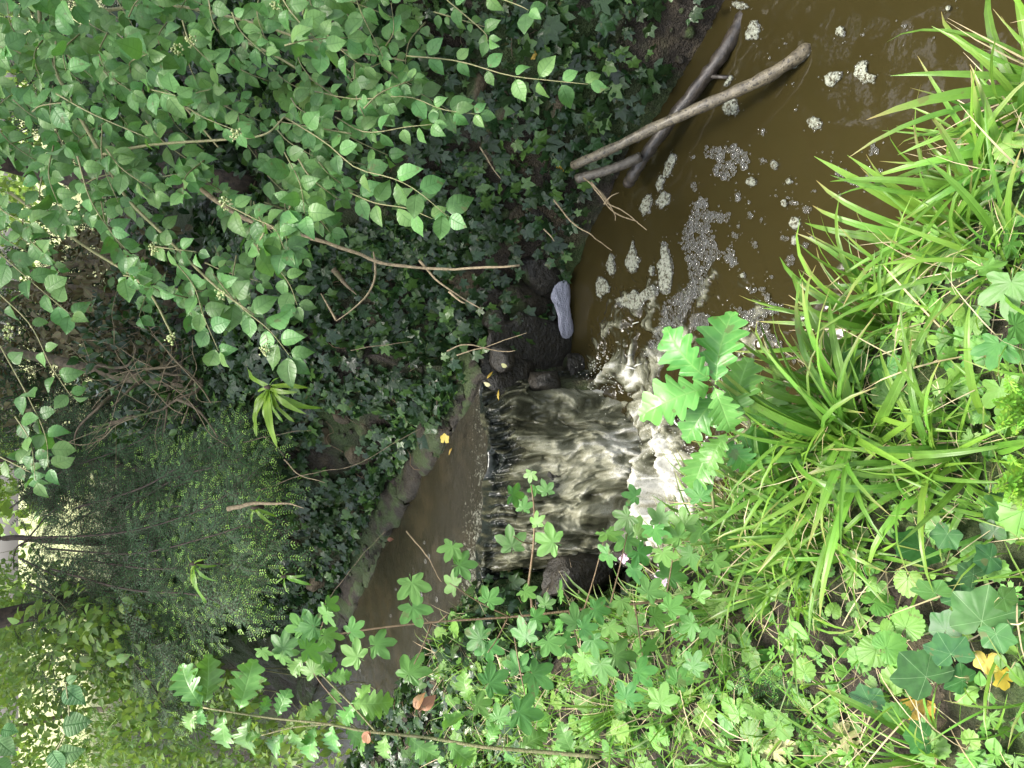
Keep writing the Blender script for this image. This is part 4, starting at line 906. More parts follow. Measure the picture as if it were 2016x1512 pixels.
# ------------------------------------------------------------------ ivy on the banks
def scatter_ivy(name, label, xr, yr, accept, n, size, kind='leaf_ivy', limit=300, jn=.45):
    base = None; pts = []
    X = NR.uniform(*xr, n * 6); Y = NR.uniform(*yr, n * 6); Z = hfast(X, Y); e_ = .03
    zx = (hfast(X + e_, Y) - hfast(X - e_, Y)) / (2 * e_); zy = (hfast(X, Y + e_) - hfast(X, Y - e_)) / (2 * e_)
    area = np.sqrt(1 + zx ** 2 + zy ** 2); keep = NR.random(len(X)) < np.minimum(area, 3.2) / 3.2
    pxy = np.stack([X, Y], 1); keep &= accept(pxy, Z)
    idx = np.nonzero(keep)[0][:n]; c = np.array([X[idx].mean(), Y[idx].mean(), Z[idx].min()])
    pl = Plant(name, c, label, 'ivy')
    for i in idx:
        nn = nrm([-zx[i], -zy[i], 1]); hor = nrm(np.array([nn[0], nn[1], 0]) + 1e-6)
        down = nrm(cross(cross(nn, -UP), nn) + rv(.55)) if abs(nn[2]) < .97 else nrm(rv(1))
        fn = nrm(nn * .7 + UP * .45 + nrm(CAM - np.array([X[i], Y[i], Z[i]])) * .25 + rv(jn * .8)); s = size * RNG.choice([RNG.uniform(.45, .8), RNG.uniform(.8, 1.2), RNG.uniform(1.1, 1.6)])
        p = np.array([X[i], Y[i], Z[i]]) + nn * RNG.uniform(.008, .055) - down * s * .6
        pl.add(kind, frame(p, down, fn, s * .82))
    for q in range(34):                                           # trailing stems
        i = idx[RNG.randrange(len(idx))]; x_, y_ = X[i], Y[i]; path = []; hd = nrm(np.append(rv(1)[:2], 0))
        for k_ in range(9):
            z_ = float(hfast(x_, y_)); g_ = np.array([float(hfast(x_ + .03, y_)) - z_, float(hfast(x_, y_ + .03)) - z_, 0]) / .03; path.append((x_, y_, z_ + RNG.uniform(.012, .04)))
            st = nrm(-g_ * .5 + hd + rv(.35) * [1, 1, 0]) * .045; x_ += st[0]; y_ += st[1]
        if min(a_[2] for a_ in path) > .05: pl.part('stem', tube(spline(path, 14), np.linspace(.0022, .001, 14), 5), MAT['bark' if q % 3 else 'stem_red'])
    return pl, limit
def far_band(lo, hi, thr, f=3.0):
    def acc(p, z):
        d, q = distline(p, E_FAR); inn = inpoly(p, FARPOLY); n_ = fbm(np.stack([p[:, 0], p[:, 1], z], 1) + 2, 3, f)
        return inn & (d > lo) & (d < hi) & (n_ > thr)
    return acc
IV = []
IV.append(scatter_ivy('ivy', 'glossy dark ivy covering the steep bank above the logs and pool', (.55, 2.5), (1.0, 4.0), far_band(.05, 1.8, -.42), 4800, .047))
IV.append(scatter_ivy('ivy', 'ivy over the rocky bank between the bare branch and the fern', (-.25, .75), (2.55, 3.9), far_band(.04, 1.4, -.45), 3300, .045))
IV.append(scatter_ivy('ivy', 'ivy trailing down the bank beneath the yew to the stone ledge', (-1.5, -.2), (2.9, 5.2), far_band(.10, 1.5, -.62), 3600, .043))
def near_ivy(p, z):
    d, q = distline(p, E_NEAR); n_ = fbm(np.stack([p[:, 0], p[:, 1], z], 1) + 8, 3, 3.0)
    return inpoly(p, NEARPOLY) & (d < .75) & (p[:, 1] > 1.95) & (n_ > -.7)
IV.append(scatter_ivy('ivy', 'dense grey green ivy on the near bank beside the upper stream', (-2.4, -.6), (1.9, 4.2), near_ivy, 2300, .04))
for i in range(150):                                               # ivy hanging down over the dark rocks by the pool corner
    p = np.array([RNG.uniform(.0, .62), 0, 0]); p[1] = 2.62 + .16 * RNG.random() - .35 * max(0, p[0] - .38); p[2] = RNG.uniform(.30, .62) - .25 * RNG.random() ** 3
    IV[1][0].add('leaf_ivy', frame(p + np.array([0, -.03, 0]), nrm(np.array([-.1, -.5, -.8]) + rv(.4)), nrm(np.array([-.25, -.55, .75]) + rv(.3)), RNG.uniform(.022, .046)))
for pl, lim in IV: pl.done(lim)
# runners of the ivy
for i in range(0): pass

# ------------------------------------------------------------------ dogwood overhanging from the right
dog = Plant('dogwood_shrub', TP(420, 60), 'leafy green dogwood shrub with cream flower buds overhanging the bank', 'shrub')
def shoot(pl, pts, r0=.004, kind='leaf_dogwood', n_pairs=6, size=.05, mat='stem_green', start=.1, spread=1.0, pet=.14, tip=True, cam_w=.62, up_w=.45, j=.28, alternate=False, droop=.25):
    size = size * RNG.uniform(.82, 1.16)
    p = spline(pts, 14); L = np.linalg.norm(np.diff(p, axis=0), axis=1).sum()
    pl.part('branch', tube(p, np.linspace(r0, r0 * .4, 14), 5), MAT[mat])
    ks = np.linspace(start, .97, n_pairs)
    for q, u in enumerate(ks):
        k_ = u * 13; i = min(int(k_), 12); pos = p[i] + (p[i + 1] - p[i]) * (k_ - i); d = nrm(p[i + 1] - p[i]); n_ = face_n(pos, cam_w, up_w, j)
        side = nrm(cross(d, n_))
        for sg in ((-1, 1) if not alternate else ((-1,) if q % 2 else (1,))):
            dr = nrm(side * sg * spread + d * RNG.uniform(.35, .9) - UP * droop + rv(.22)); s = size * RNG.uniform(.72, 1.18) * (1 - .25 * max(0, u - .75))
            if RNG.random() < .94: pl.add(kind, frame(pos, dr, face_n(pos, cam_w, up_w, j), s))
    if tip:
        d = nrm(p[-1] - p[-2]); pl.add(kind, frame(p[-1], nrm(d - UP * .1 + rv(.2)), face_n(p[-1], cam_w, up_w, j), size * .8))
def pxshoot(pl, pts, **kw): shoot(pl, [P(*q) for q in pts], **kw)
for pts, r in [([(75, -20, 2.5), (85, 80, 2.45), (130, 180, 2.4), (200, 305, 2.32), (250, 390, 2.27), (330, 470, 2.22), (420, 560, 2.15), (500, 620, 2.1)], .007), ([(200, 305, 2.32), (300, 285, 2.28), (440, 275, 2.24), (520, 265, 2.2), (560, 230, 2.18)], .005),
               ([(40, 80, 2.6), (200, 120, 2.5), (330, 180, 2.4), (430, 290, 2.3)], .006), ([(210, 20, 2.6), (330, 10, 2.5), (480, 40, 2.4), (640, 90, 2.3), (800, 120, 2.25)], .006), ([(430, 60, 2.55), (560, 120, 2.45), (700, 220, 2.35)], .005), ([(20, 380, 2.55), (160, 480, 2.4), (280, 560, 2.25), (340, 660, 2.15)], .006)]:
    dog.part('branch', tube(spline([P(*q) for q in pts], 24), np.linspace(r, r * .45, 24), 6), MAT['stem_green'])
# shoots one can follow in the photograph
SH = [([(560, 230, 2.2), (640, 280, 2.1), (700, 330, 2.02), (770, 350, 1.96), (820, 375, 1.92), (880, 425, 1.9)], 6, .052), ([(760, 90, 2.25), (775, 60, 2.2), (770, 5, 2.18)], 4, .045), ([(800, 110, 2.2), (900, 120, 2.15), (1000, 148, 2.08), (1080, 158, 2.04), (1158, 166, 2.0)], 7, .043),
      ([(620, 180, 2.25), (700, 195, 2.18), (800, 190, 2.1), (870, 215, 2.05), (940, 225, 2.02)], 7, .042), ([(660, 230, 2.25), (720, 260, 2.16), (800, 250, 2.1), (850, 245, 2.06)], 6, .045), ([(500, 480, 2.2), (540, 520, 2.14), (570, 560, 2.1), (585, 600, 2.08)], 5, .052), ([(420, 540, 2.2), (470, 600, 2.12), (530, 650, 2.06), (570, 700, 2.03)], 6, .055),
      ([(330, 500, 2.25), (380, 560, 2.17), (400, 620, 2.12), (430, 690, 2.08)], 6, .054), ([(440, 400, 2.2), (500, 430, 2.12), (540, 450, 2.06), (560, 490, 2.03)], 5, .058), ([(880, 0, 2.3), (950, 60, 2.2), (960, 80, 2.16)], 3, .045), ([(940, -20, 2.2), (1020, 10, 2.12), (1040, 20, 2.1)], 2, .045),
      ([(560, 300, 2.2), (590, 360, 2.1), (600, 420, 2.04)], 5, .058), ([(690, 380, 2.15), (740, 400, 2.08), (800, 410, 2.02), (850, 430, 1.98)], 5, .05), ([(0, 680, 2.2), (60, 790, 2.12), (90, 860, 2.06), (95, 920, 2.02)], 6, .05), ([(0, 580, 2.2), (60, 640, 2.1), (100, 720, 2.05), (140, 780, 2.0)], 5, .05),
      ([(0, 500, 2.3), (80, 570, 2.2), (140, 620, 2.12)], 5, .05), ([(30, 820, 2.1), (60, 870, 2.06), (70, 945, 2.02)], 4, .045), ([(1, 900, 2.1), (60, 930, 2.05)], 3, .045)]
for pts, n, s in SH: pxshoot(dog, pts, n_pairs=n, size=s * 1.22, r0=.0022)
POLY = np.array([(-40, -40), (860, -40), (930, 60), (820, 180), (760, 260), (700, 330), (640, 380), (600, 430), (560, 470), (500, 520), (470, 600), (420, 660), (340, 640), (270, 560), (200, 500), (120, 460), (60, 520), (-40, 560)], float)
cnt = 0
while cnt < 165:
    x, y = RNG.uniform(-40, 900), RNG.uniform(-40, 660)
    if not inpoly(np.array([[x, y]]), POLY)[0]: continue
    d = RNG.uniform(2.0, 2.95); p0 = P(x, y, d)
    dr = nrm(np.array([RNG.gauss(-.55, .4), RNG.gauss(-.5, .35), RNG.gauss(-.15, .35)])); L = RNG.uniform(.13, .26)
    shoot(dog, [p0 - dr * L * .5, p0 + UP * .01, p0 + dr * L * .5 - UP * .02], r0=.0026, n_pairs=RNG.choice([4, 5, 5, 6]), size=RNG.uniform(.044, .066))
    cnt += 1
def flower(pl, px, d, s=.02, mat='flower', n=26):
    c = P(*px, d); ts = []; nn = face_n(c, .5, .6, .2)
    for i in range(n):
        o = rv(.55); o -= nn * min(0, o @ nn); q = c + nrm(o) * s * RNG.uniform(.3, 1.0); r = s * RNG.uniform(.10, .2)
        ts.append(ICO[1].at(np.array([[r, 0, 0, q[0]], [0, r, 0, q[1]], [0, 0, r, q[2]], [0, 0, 0, 1]])))
    pl.part('flower_cluster', join(ts), MAT[mat])
for px in [(375, 80), (445, 400), (465, 265), (340, 665), (522, 690), (435, 580), (305, 490), (20, 650), (545, 10), (350, 95)]: flower(dog, px, 2.06)
dog.done(300)

# ------------------------------------------------------------------ field maple across the near side
mpl = Plant('field_maple', TP(1380, 1180), 'slender field maple with lobed leaves on red stalks leaning over the stream', 'sapling')
def stem(pl, pts, r0, r1, mat, n=24, name='stem'): pl.part(name, tube(spline([P(*q) for q in pts], n), np.linspace(r0, r1, n), 6), MAT[mat])
stem(mpl, [(1420, 1165, 1.72), (1310, 1182, 1.7), (1120, 1203, 1.68), (1000, 1215, 1.67), (850, 1225, 1.66), (720, 1240, 1.66), (620, 1258, 1.67), (545, 1280, 1.68), (510, 1292, 1.68)], .0032, .0015, 'stem_red', 40)
stem(mpl, [(1040, 1155, 1.66), (1050, 1075, 1.62), (1052, 1010, 1.6), (1046, 955, 1.58)], .0028, .0014, 'stem_red')
stem(mpl, [(1048, 1205, 1.67), (1045, 1170, 1.66), (1040, 1155, 1.66)], .003, .0028, 'stem_red', 8)
for a_, b_ in [((1005, 1215), (885, 1148)), ((850, 1226), (880, 1210)), ((850, 1226), (815, 1308)), ((1000, 1216), (960, 1285)), ((1120, 1203), (1150, 1300)), ((1200, 1195), (1235, 1050)), ((1250, 1190), (1270, 1320)), ((1310, 1182), (1330, 1060)), ((620, 1258), (640, 1215)), ((600, 1300), (680, 1400)), ((1010, 1240), (1040, 1400)), ((1048, 1070), (1010, 1055)), ((1150, 1200), (1190, 1060))]:
    stem(mpl, [(*a_, 1.67), ((a_[0] + b_[0]) / 2, (a_[1] + b_[1]) / 2 + 5, 1.65), (*b_, 1.63)], .0018, .001, 'stem_red', 8, 'stalk')
MAPLE = [(1005, 1058, 58), (1072, 1062, 62), (1055, 1021, 34), (885, 1088, 48), (919, 1112, 52), (885, 1145, 48), (815, 1165, 62), (819, 1212, 62), (815, 1308, 64), (755, 1265, 56), (702, 1235, 44), (969, 1172, 46), (1042, 1170, 40), (1075, 1181, 36), (1102, 1165, 44), (1065, 1218, 44), (1029, 1238, 60), (1132, 1211, 56), (932, 1251, 58), (962, 1285, 54), (979, 1335, 62), (1015, 1301, 52), (1065, 1338, 66),
         (1042, 1405, 70), (952, 1385, 44), (989, 1405, 46), (1089, 1275, 56), (1122, 1265, 44), (1145, 1308, 50), (1185, 1325, 60), (1229, 1291, 60), (1272, 1321, 56), (1305, 1368, 60), (1239, 1361, 52), (1169, 1275, 52), (1185, 1201, 48), (1222, 1195, 40), (1202, 1058, 50), (1225, 1028, 52), (1255, 1038, 50), (1265, 1098, 52), (1292, 1055, 56), (1285, 1155, 52), (1325, 1121, 58), (1302, 1215, 48), (1329, 1188, 52),
         (1325, 1051, 54), (1282, 1275, 46), (560, 1260, 56), (600, 1235, 60), (640, 1215, 50), (655, 1195, 40), (520, 1290, 36), (555, 1300, 40), (620, 1275, 58), (585, 1225, 50), (655, 1250, 52), (690, 1285, 56), (1020, 975, 44), (1072, 958, 38), (1032, 990, 36), (1044, 940, 28), (1052, 968, 26), (1345, 1020, 54), (1372, 1050, 50), (1400, 930, 46), (1375, 965, 50), (1352, 1100, 52), (1380, 1160, 46), (1400, 1250, 44), (1240, 975, 40),
         (1190, 1095, 46), (1235, 1075, 50), (1300, 1010, 52), (1352, 1235, 50), (1160, 1235, 44), (1100, 1225, 40), (610, 1310, 48), (640, 1290, 46), (570, 1275, 40), (1205, 1245, 48), (1250, 1225, 46), (1250, 1135, 50), (1310, 1100, 48), (1370, 1300, 50), (1340, 1330, 48), (1420, 1110, 46), (1440, 1060, 44)]
for x, y, s in MAPLE:
    d = 1.62 + RNG.uniform(-.07, .07); c = P(x, y, d); sz = s * 1.22 * d / FPX
    an = RNG.uniform(0, 6.28); n_ = face_n(c, .75, .4, .22); dr = nrm(CR * math.cos(an) * 1.0 + (-CU) * math.sin(an) * .6 - UP * .25 + rv(.2))
    m = frame(c, dr, n_, sz * .62); m[:3, 3] = c - m[:3, 1] * .75; mpl.add('leaf_maple', m)
mpl.done(300)

# ------------------------------------------------------------------ oak sprigs, hazel
ok1 = Plant('oak_seedling', P(1400, 960, 1.62), 'oak sprig with big lobed leaves hanging in front of the pool', 'sapling')
stem(ok1, [(1405, 1000, 1.62), (1402, 900, 1.56), (1476, 838, 1.5), (1440, 800, 1.46), (1404, 758, 1.42)], .003, .0018, 'stem_green')
for b_, t_, d in [((1407, 757), (1426, 612), 1.40), ((1400, 753), (1302, 668), 1.40), ((1403, 760), (1272, 798), 1.40), ((1405, 760), (1440, 848), 1.38), ((1420, 770), (1350, 852), 1.44), ((1442, 835), (1462, 705), 1.46), ((1476, 842), (1535, 752), 1.54), ((1432, 850), (1388, 915), 1.52), ((1425, 862), (1478, 930), 1.54), ((1400, 870), (1360, 960), 1.56), ((1440, 850), (1530, 880), 1.55)]:
    px_leaf(ok1, 'leaf_oak', b_, t_, d, d - .015, .05, .15, .75, .4)
ok1.done()
ok2 = Plant('oak_seedling', P(1180, 1490, 1.75), 'oak branch with scalloped leaves running along the bottom of the picture', 'sapling')
stem(ok2, [(1180, 1490, 1.75), (1065, 1480, 1.75), (950, 1470, 1.74), (840, 1452, 1.74), (725, 1440, 1.73), (640, 1425, 1.72), (520, 1412, 1.72), (400, 1393, 1.72)], .0048, .0018, 'stem_green', 40)
stem(ok2, [(740, 1440, 1.73), (690, 1385, 1.72), (640, 1335, 1.71), (600, 1290, 1.7)], .0028, .0014, 'stem_green')
stem(ok2, [(660, 1425, 1.72), (580, 1432, 1.71), (515, 1448, 1.7)], .0022, .0012, 'stem_green')
for b_, t_ in [((398, 1394), (346, 1318)), ((405, 1388), (414, 1304)), ((390, 1398), (358, 1440)), ((470, 1400), (497, 1306)), ((440, 1404), (436, 1478)), ((490, 1412), (470, 1498)), ((512, 1410), (528, 1378)), ((545, 1412), (565, 1360)), ((600, 1420), (628, 1385)), ((395, 1392), (395, 1430)), ((570, 1432), (590, 1480)), ((620, 1430), (600, 1500)), ((655, 1425), (650, 1490)), ((690, 1385), (720, 1375)), ((690, 1385), (770, 1388)), ((640, 1335), (625, 1312)),
               ((700, 1400), (715, 1350)), ((860, 1455), (925, 1375)), ((880, 1460), (930, 1510)), ((960, 1470), (975, 1425)), ((1020, 1478), (1070, 1440)), ((925, 1385), (905, 1330)), ((1100, 1485), (1125, 1510)), ((1130, 1488), (1100, 1430)), ((560, 1445), (520, 1490)), ((800, 1448), (860, 1500)), ((515, 1448), (480, 1450)), ((990, 1472), (1015, 1515)), ((640, 1335), (690, 1330)), ((660, 1350), (655, 1395)), ((690, 1400), (740, 1420)), ((610, 1300), (660, 1310)), ((720, 1440), (700, 1490)), ((760, 1445), (750, 1500)), ((680, 1430), (720, 1470)), ((600, 1290), (570, 1330)), ((700, 1385), (665, 1430))]:
    px_leaf(ok2, 'leaf_oak', b_, t_, 1.72 + RNG.uniform(-.05, .05), None, .05, .3, .7, .45)
ok2.done()
hz_ = Plant('hazel_sprig', P(60, 1560, 1.95), 'few broad ribbed hazel leaves in the bottom left corner', 'sapling')
stem(hz_, [(60, 1560, 1.95), (110, 1480, 1.9), (135, 1420, 1.88), (130, 1345, 1.86)], .003, .0015, 'stem_green')
for b_, t_ in [((125, 1350), (165, 1390)), ((118, 1430), (178, 1420)), ((100, 1475), (125, 1520)), ((112, 1485), (165, 1480)), ((-10, 1450), (28, 1490)), ((-15, 1500), (25, 1520)), ((130, 1345), (150, 1330)), ((0, 1435), (35, 1440))]: px_leaf(hz_, 'leaf_hazel', b_, t_, 1.87, None, .1, .25, .75, .4)
hz_.done()

# ------------------------------------------------------------------ ferns
def fern(px, d, fr, label):
    c = P(*px, d); pl = Plant('hart_tongue_fern', c, label, 'fern')
    for tx, ty, dd in fr:
        t = P(tx, ty, d + dd); n_ = nrm(nrm(CAM - c) * .4 + UP * .7 + rv(.2)); pl.add('frond', frame(c, t - c, n_, np.linalg.norm(t - c) * .98, 1.15), 'frond')
    pl.part('crown', tube([c + rv(.003) - UP * .04, c, c + UP * .015], [.009, .009, .004], 7), MAT['bark_dark']); pl.done()
fern((528, 762), 2.86, [(590, 755, -.05), (575, 815, -.06), (555, 830, -.05), (535, 825, -.06), (524, 862, -.08), (508, 845, -.04), (482, 850, 0), (480, 822, .02), (500, 772, .03), (470, 730, .05), (555, 778, -.1), (612, 822, .02), (545, 738, 0)], 'large bright green strap leaved fern growing from the bank')
fern((560, 1135), 3.25, [(590, 1138, -.05), (600, 1150, -.05), (545, 1115, 0), (540, 1150, 0), (558, 1165, -.04)], 'small strap leaved fern above the stream near the mossy boulder')
fern((380, 1110), 3.4, [(405, 1150, -.05), (385, 1185, -.06), (370, 1165, 0), (420, 1120, 0), (365, 1095, 0), (395, 1100, -.03)], 'strap leaved fern half hidden behind the yew tips')
fern((500, 1000), 3.2, [(540, 1015, 0), (525, 1030, -.04), (490, 1030, 0), (510, 975, 0)], 'small fern under the dry branch end')

# ------------------------------------------------------------------ yew and the trees behind
yew = Plant('yew_tree', np.array([-1.3, 5.2, hz(-1.3, 5.2)]), 'dark green yew with pale new tips leaning over the stream', 'tree')
yew.part('trunk', tube([(-1.3, 5.2, hz(-1.3, 5.2) - .1), (-1.28, 5.16, 1.7), (-1.35, 5.2, 2.4), (-1.2, 5.25, 3.4)], [.06, .055, .05, .03], 9, True, .08), MAT['bark_dark'])
YB = [((20, 1060, 4.4), (230, 1050, 4.0), (380, 1010, 3.6), (470, 960, 3.35)), ((90, 1080, 4.4), (260, 1090, 3.9), (400, 1060, 3.5), (495, 1030, 3.3)), ((150, 1100, 4.3), (300, 1120, 3.8), (420, 1110, 3.5), (490, 1120, 3.3)), ((100, 1120, 4.3), (250, 1160, 3.9), (380, 1170, 3.55), (460, 1200, 3.35)), ((150, 1000, 4.3), (280, 960, 3.9), (380, 900, 3.6), (450, 860, 3.4)),
      ((220, 1040, 4.1), (330, 1000, 3.8), (430, 990, 3.5), (490, 960, 3.35)), ((60, 1150, 4.6), (180, 1210, 4.3), (280, 1250, 4.1), (330, 1290, 4.0)), ((20, 1000, 4.8), (120, 930, 4.4), (250, 880, 4.0), (330, 830, 3.8)), ((40, 1100, 4.8), (150, 1150, 4.4), (280, 1180, 4.1), (400, 1230, 3.9)), ((250, 1000, 4.1), (350, 940, 3.75), (420, 920, 3.5), (480, 900, 3.35)),
      ((120, 1040, 4.6), (220, 990, 4.3), (320, 950, 4.0), (400, 940, 3.8)), ((160, 1200, 4.4), (260, 1300, 4.2), (300, 1350, 4.1), (330, 1400, 4.0))]
for b_ in YB:
    p = spline([P(*q) for q in b_], 16); yew.part('branch', tube(p, np.linspace(.0065, .002, 16), 5, True, .06), MAT['bark_dark'])
    for k_ in range(1, 16):
        for sg in (-1, 1, 0, RNG.choice([-1, 1])):
            if RNG.random() < .12: continue
            d = nrm(p[min(k_, 14) + 1] - p[min(k_, 14)]); n_ = nrm(UP * .7 + nrm(CAM - p[k_]) * .45 + rv(.25)); sd_ = cross(d, n_)
            dr = nrm(d * RNG.uniform(.5, 1) + sd_ * sg * .9 - UP * RNG.uniform(.05, .5) + rv(.15)); yew.add('spray' if k_ > 5 and RNG.random() < .8 else 'spray_old', frame(p[k_] + rv(.02), dr, n_, RNG.uniform(.15, .25)), 'spray')
for i in range(700):                                               # the body of the tree behind
    x, y = RNG.uniform(40, 420), RNG.uniform(760, 1340); d = RNG.uniform(4.0, 5.2); p = P(x, y, d)
    if p[2] < hz(p[0], p[1]) + .05: continue
    yew.add('spray_old', frame(p, nrm(np.array([RNG.gauss(0, .7), -.6, RNG.gauss(-.3, .4)])), nrm(UP * .6 + nrm(CAM - p) * .4 + rv(.3)), RNG.uniform(.14, .24)), 'spray')
yew.done(300, 'foliage')

def tree(name, pts, r0, r1, mat, label, limbs=(), cat='tree', crown=None):
    p = px_path(pts, 26); foot = p[-1]; g = hz(foot[0], foot[1]); e_ = empty(name, (foot[0], foot[1], min(g, foot[2])), label, cat)
    if foot[2] > g: p = np.vstack([p, [foot[0], foot[1], g - .05]])
    t1 = p[0] + UP * .9 + rv(.06); t2 = t1 + UP * 1.6 + rv(.2); t2[1] += .2; p = np.vstack([[t2], [t1], p]); n = len(p)
    p[1:-1] += np.stack([fbm(p[1:-1] + 3, 2, 4), fbm(p[1:-1] + 7, 2, 4), 0 * p[1:-1, 0]], 1) * r0 * .4
    link('trunk', mesh('trunk', tube(p, np.linspace(r1, r0, n) * (1 + .05 * np.sin(np.arange(n) * 1.9)), 10, True, .07), MAT[mat]), e_)
    for L in limbs:
        q = px_path(L, 16); q = q + .5 * r1 * np.stack([fbm(q + 3, 2, 9), fbm(q + 5, 2, 9), fbm(q + 8, 2, 9)], 1); link('limb', mesh('limb', tube(q, np.linspace(r1 * .42, r1 * .12, 16), 6, True, .06), MAT[mat]), e_)
    if crown:  # crown out of view, shaped to darken water reflections and shade the bank
        ts = []; cc = t2 + np.array([crown[0], crown[1], 1.5 if len(crown) < 5 else crown[4]]); rr = np.array([crown[2], crown[2], crown[2] * 1.5])
        for i in range(int(crown[3])):
            o = nrm(rv(1)) * RNG.uniform(.35, 1.0) ** .5; q = cc + o * rr * (1 + .25 * math.sin(o[0] * 5) * math.cos(o[1] * 6))
            if q[2] < 2.5 + .12 * max(0, q[1] - 4) or q[1] < 3.0: continue
            ts.append(LIB['leaf_small'][i % 3][0].at(frame(q, nrm(rv(1) - UP * .4), nrm(UP + rv(.6)), RNG.uniform(.16, .32))))
        co = link('crown', mesh('crown', join(ts), MAT['dogwood']), e_); tag(co, kind='stuff')
        for i in range(7):
            o = nrm(rv(1)) * .8; q = cc + o * rr; q[2] = max(q[2], 2.9); link('bough', mesh('bough', tube(spline([t1 if i % 2 else t2, (t2 + q) / 2 + rv(.1), q], 8), np.linspace(r1 * .6, r1 * .15, 8), 6), MAT[mat]), e_)
    return e_
tree('tree', [(0, 690, 4.2), (120, 712, 4.0), (240, 738, 3.8), (400, 755, 3.55)], .030, .022, 'bark', 'pale leaning tree stem with dead side twigs at the bank top',
     [[(270, 745, 3.75), (340, 735, 3.5), (400, 760, 3.45)], [(160, 715, 3.95), (240, 720, 3.7), (265, 690, 3.6), (265, 675, 3.6)], [(395, 745, 3.5), (390, 770, 3.45), (350, 790, 3.4), (260, 825, 3.4), (180, 850, 3.45)], [(350, 790, 3.4), (395, 810, 3.35), (430, 860, 3.3)], [(330, 735, 3.6), (335, 770, 3.5), (325, 810, 3.4), (320, 850, 3.4)], [(230, 760, 3.7), (200, 800, 3.6), (150, 850, 3.6), (150, 890, 3.6)], [(290, 740, 3.6), (250, 775, 3.5), (220, 800, 3.5)], [(260, 825, 3.4), (205, 835, 3.45), (175, 835, 3.45)]], crown=(-.3, -.4, 1.7, 2600))
tree('tree', [(60, 330, 3.6), (180, 342, 3.5), (300, 350, 3.4), (430, 362, 3.25)], .055, .045, 'bark_dark', 'thick dark ridged trunk deep inside the dogwood', crown=(1.0, -.2, 2.5, 5000))
tree('tree', [(100, 568, 4.4), (220, 575, 4.2), (320, 590, 4.0), (400, 592, 3.8)], .028, .022, 'bark', 'straight pale stem beside the leaning one', crown=(.4, -.2, 1.6, 2200))
tree('tree', [(0, 1058, 5.4), (90, 1062, 5.2), (180, 1070, 5.0)], .022, .018, 'bark_dark', 'dark upright stem behind the yew at the far edge', [[(60, 1062, 5.2), (30, 1080, 5.2), (28, 1120, 5.2)], [(40, 1075, 5.2), (100, 1010, 5.1), (140, 980, 5.0)]], crown=(-.2, .2, 1.6, 1800))
tree('tree', [(20, 545, 5.2), (140, 520, 5.0), (300, 505, 4.6)], .022, .018, 'bark', 'thin stem in the brown thicket below the dogwood', crown=(.8, .6, 2.0, 2600))
tree('tree', [(140, 905, 4.6), (220, 915, 4.4), (300, 930, 4.2)], .02, .016, 'bark_dark', 'reddish brown trunk in the shade behind the dead twigs')
tree('tree', [(180, 1395, 8.0), (240, 1400, 7.6), (300, 1405, 7.2)], .03, .025, 'bark', 'tree added on the far bank upstream to darken the stream reflection', crown=(.4, -.4, 2.5, 5000, .2))  # added tree: low dense crown blocks the sky reflected in the stream
# brown thicket
def thicket(name, label, box, n, kind, d0, d1, s0, s1, cat='bush', twigs=14, mat='twig', rest='foliage', limit=60, pname='spray', nearg=.03):
    x0, y0, x1, y1 = box; c = P((x0 + x1) / 2, (y0 + y1) / 2, (d0 + d1) / 2); pl = Plant(name, (c[0], c[1], hz(c[0], c[1])), label, cat)
    cl = [(RNG.uniform(x0, x1), RNG.uniform(y0, y1), RNG.uniform(d0, d1), rv(.9)) for _ in range(max(8, n // 16))]
    for i in range(n):
        x, y, d, cd_ = cl[RNG.randrange(len(cl))]; x += RNG.gauss(0, 20); y += RNG.gauss(0, 26); d += RNG.gauss(0, .08)
        # ragged outline
        u, v = (x - x0) / (x1 - x0) * 2 - 1, (y - y0) / (y1 - y0) * 2 - 1
        if (abs(u) ** 3 + abs(v) ** 3) > .8 + .35 * math.sin(7 * u + 5 * v) : continue
        p = P(x, y, d); g = hz(p[0], p[1])
        if p[2] < g + nearg: p[2] = g + RNG.uniform(.02, .12)
        pl.add(kind, frame(p, nrm(rv(.5) + cd_ - UP * .2), nrm(UP * .6 + nrm(CAM - p) * .35 + rv(.45)), RNG.uniform(s0, s1)), pname)
    for i in range(twigs):
        a_ = P(RNG.uniform(x0, x1), RNG.uniform(y0, y1), RNG.uniform(d0, d1)); b_ = np.array([c[0] + RNG.gauss(0, .15), c[1] + RNG.gauss(0, .15), hz(c[0], c[1])])
        q = spline([b_, (a_ + b_) / 2 + rv(.08), a_], 10); pl.part('twig', tube(q, np.linspace(.004, .0015, 10), 5), MAT[mat])
    pl.done(limit, rest); return pl
thicket('dead_bush', 'brown dried out conifer thicket below the dogwood leaves', (40, 430, 420, 740), 2400, 'leaf_brown', 3.9, 5.0, .03, .065, twigs=24, rest='leaves', pname='leaf')
thicket('dead_bush', 'brown dry bush on the far left, left of the leaning stem', (-60, 560, 160, 860), 900, 'leaf_brown', 4.6, 5.6, .04, .07, twigs=12, rest='leaves', pname='leaf')
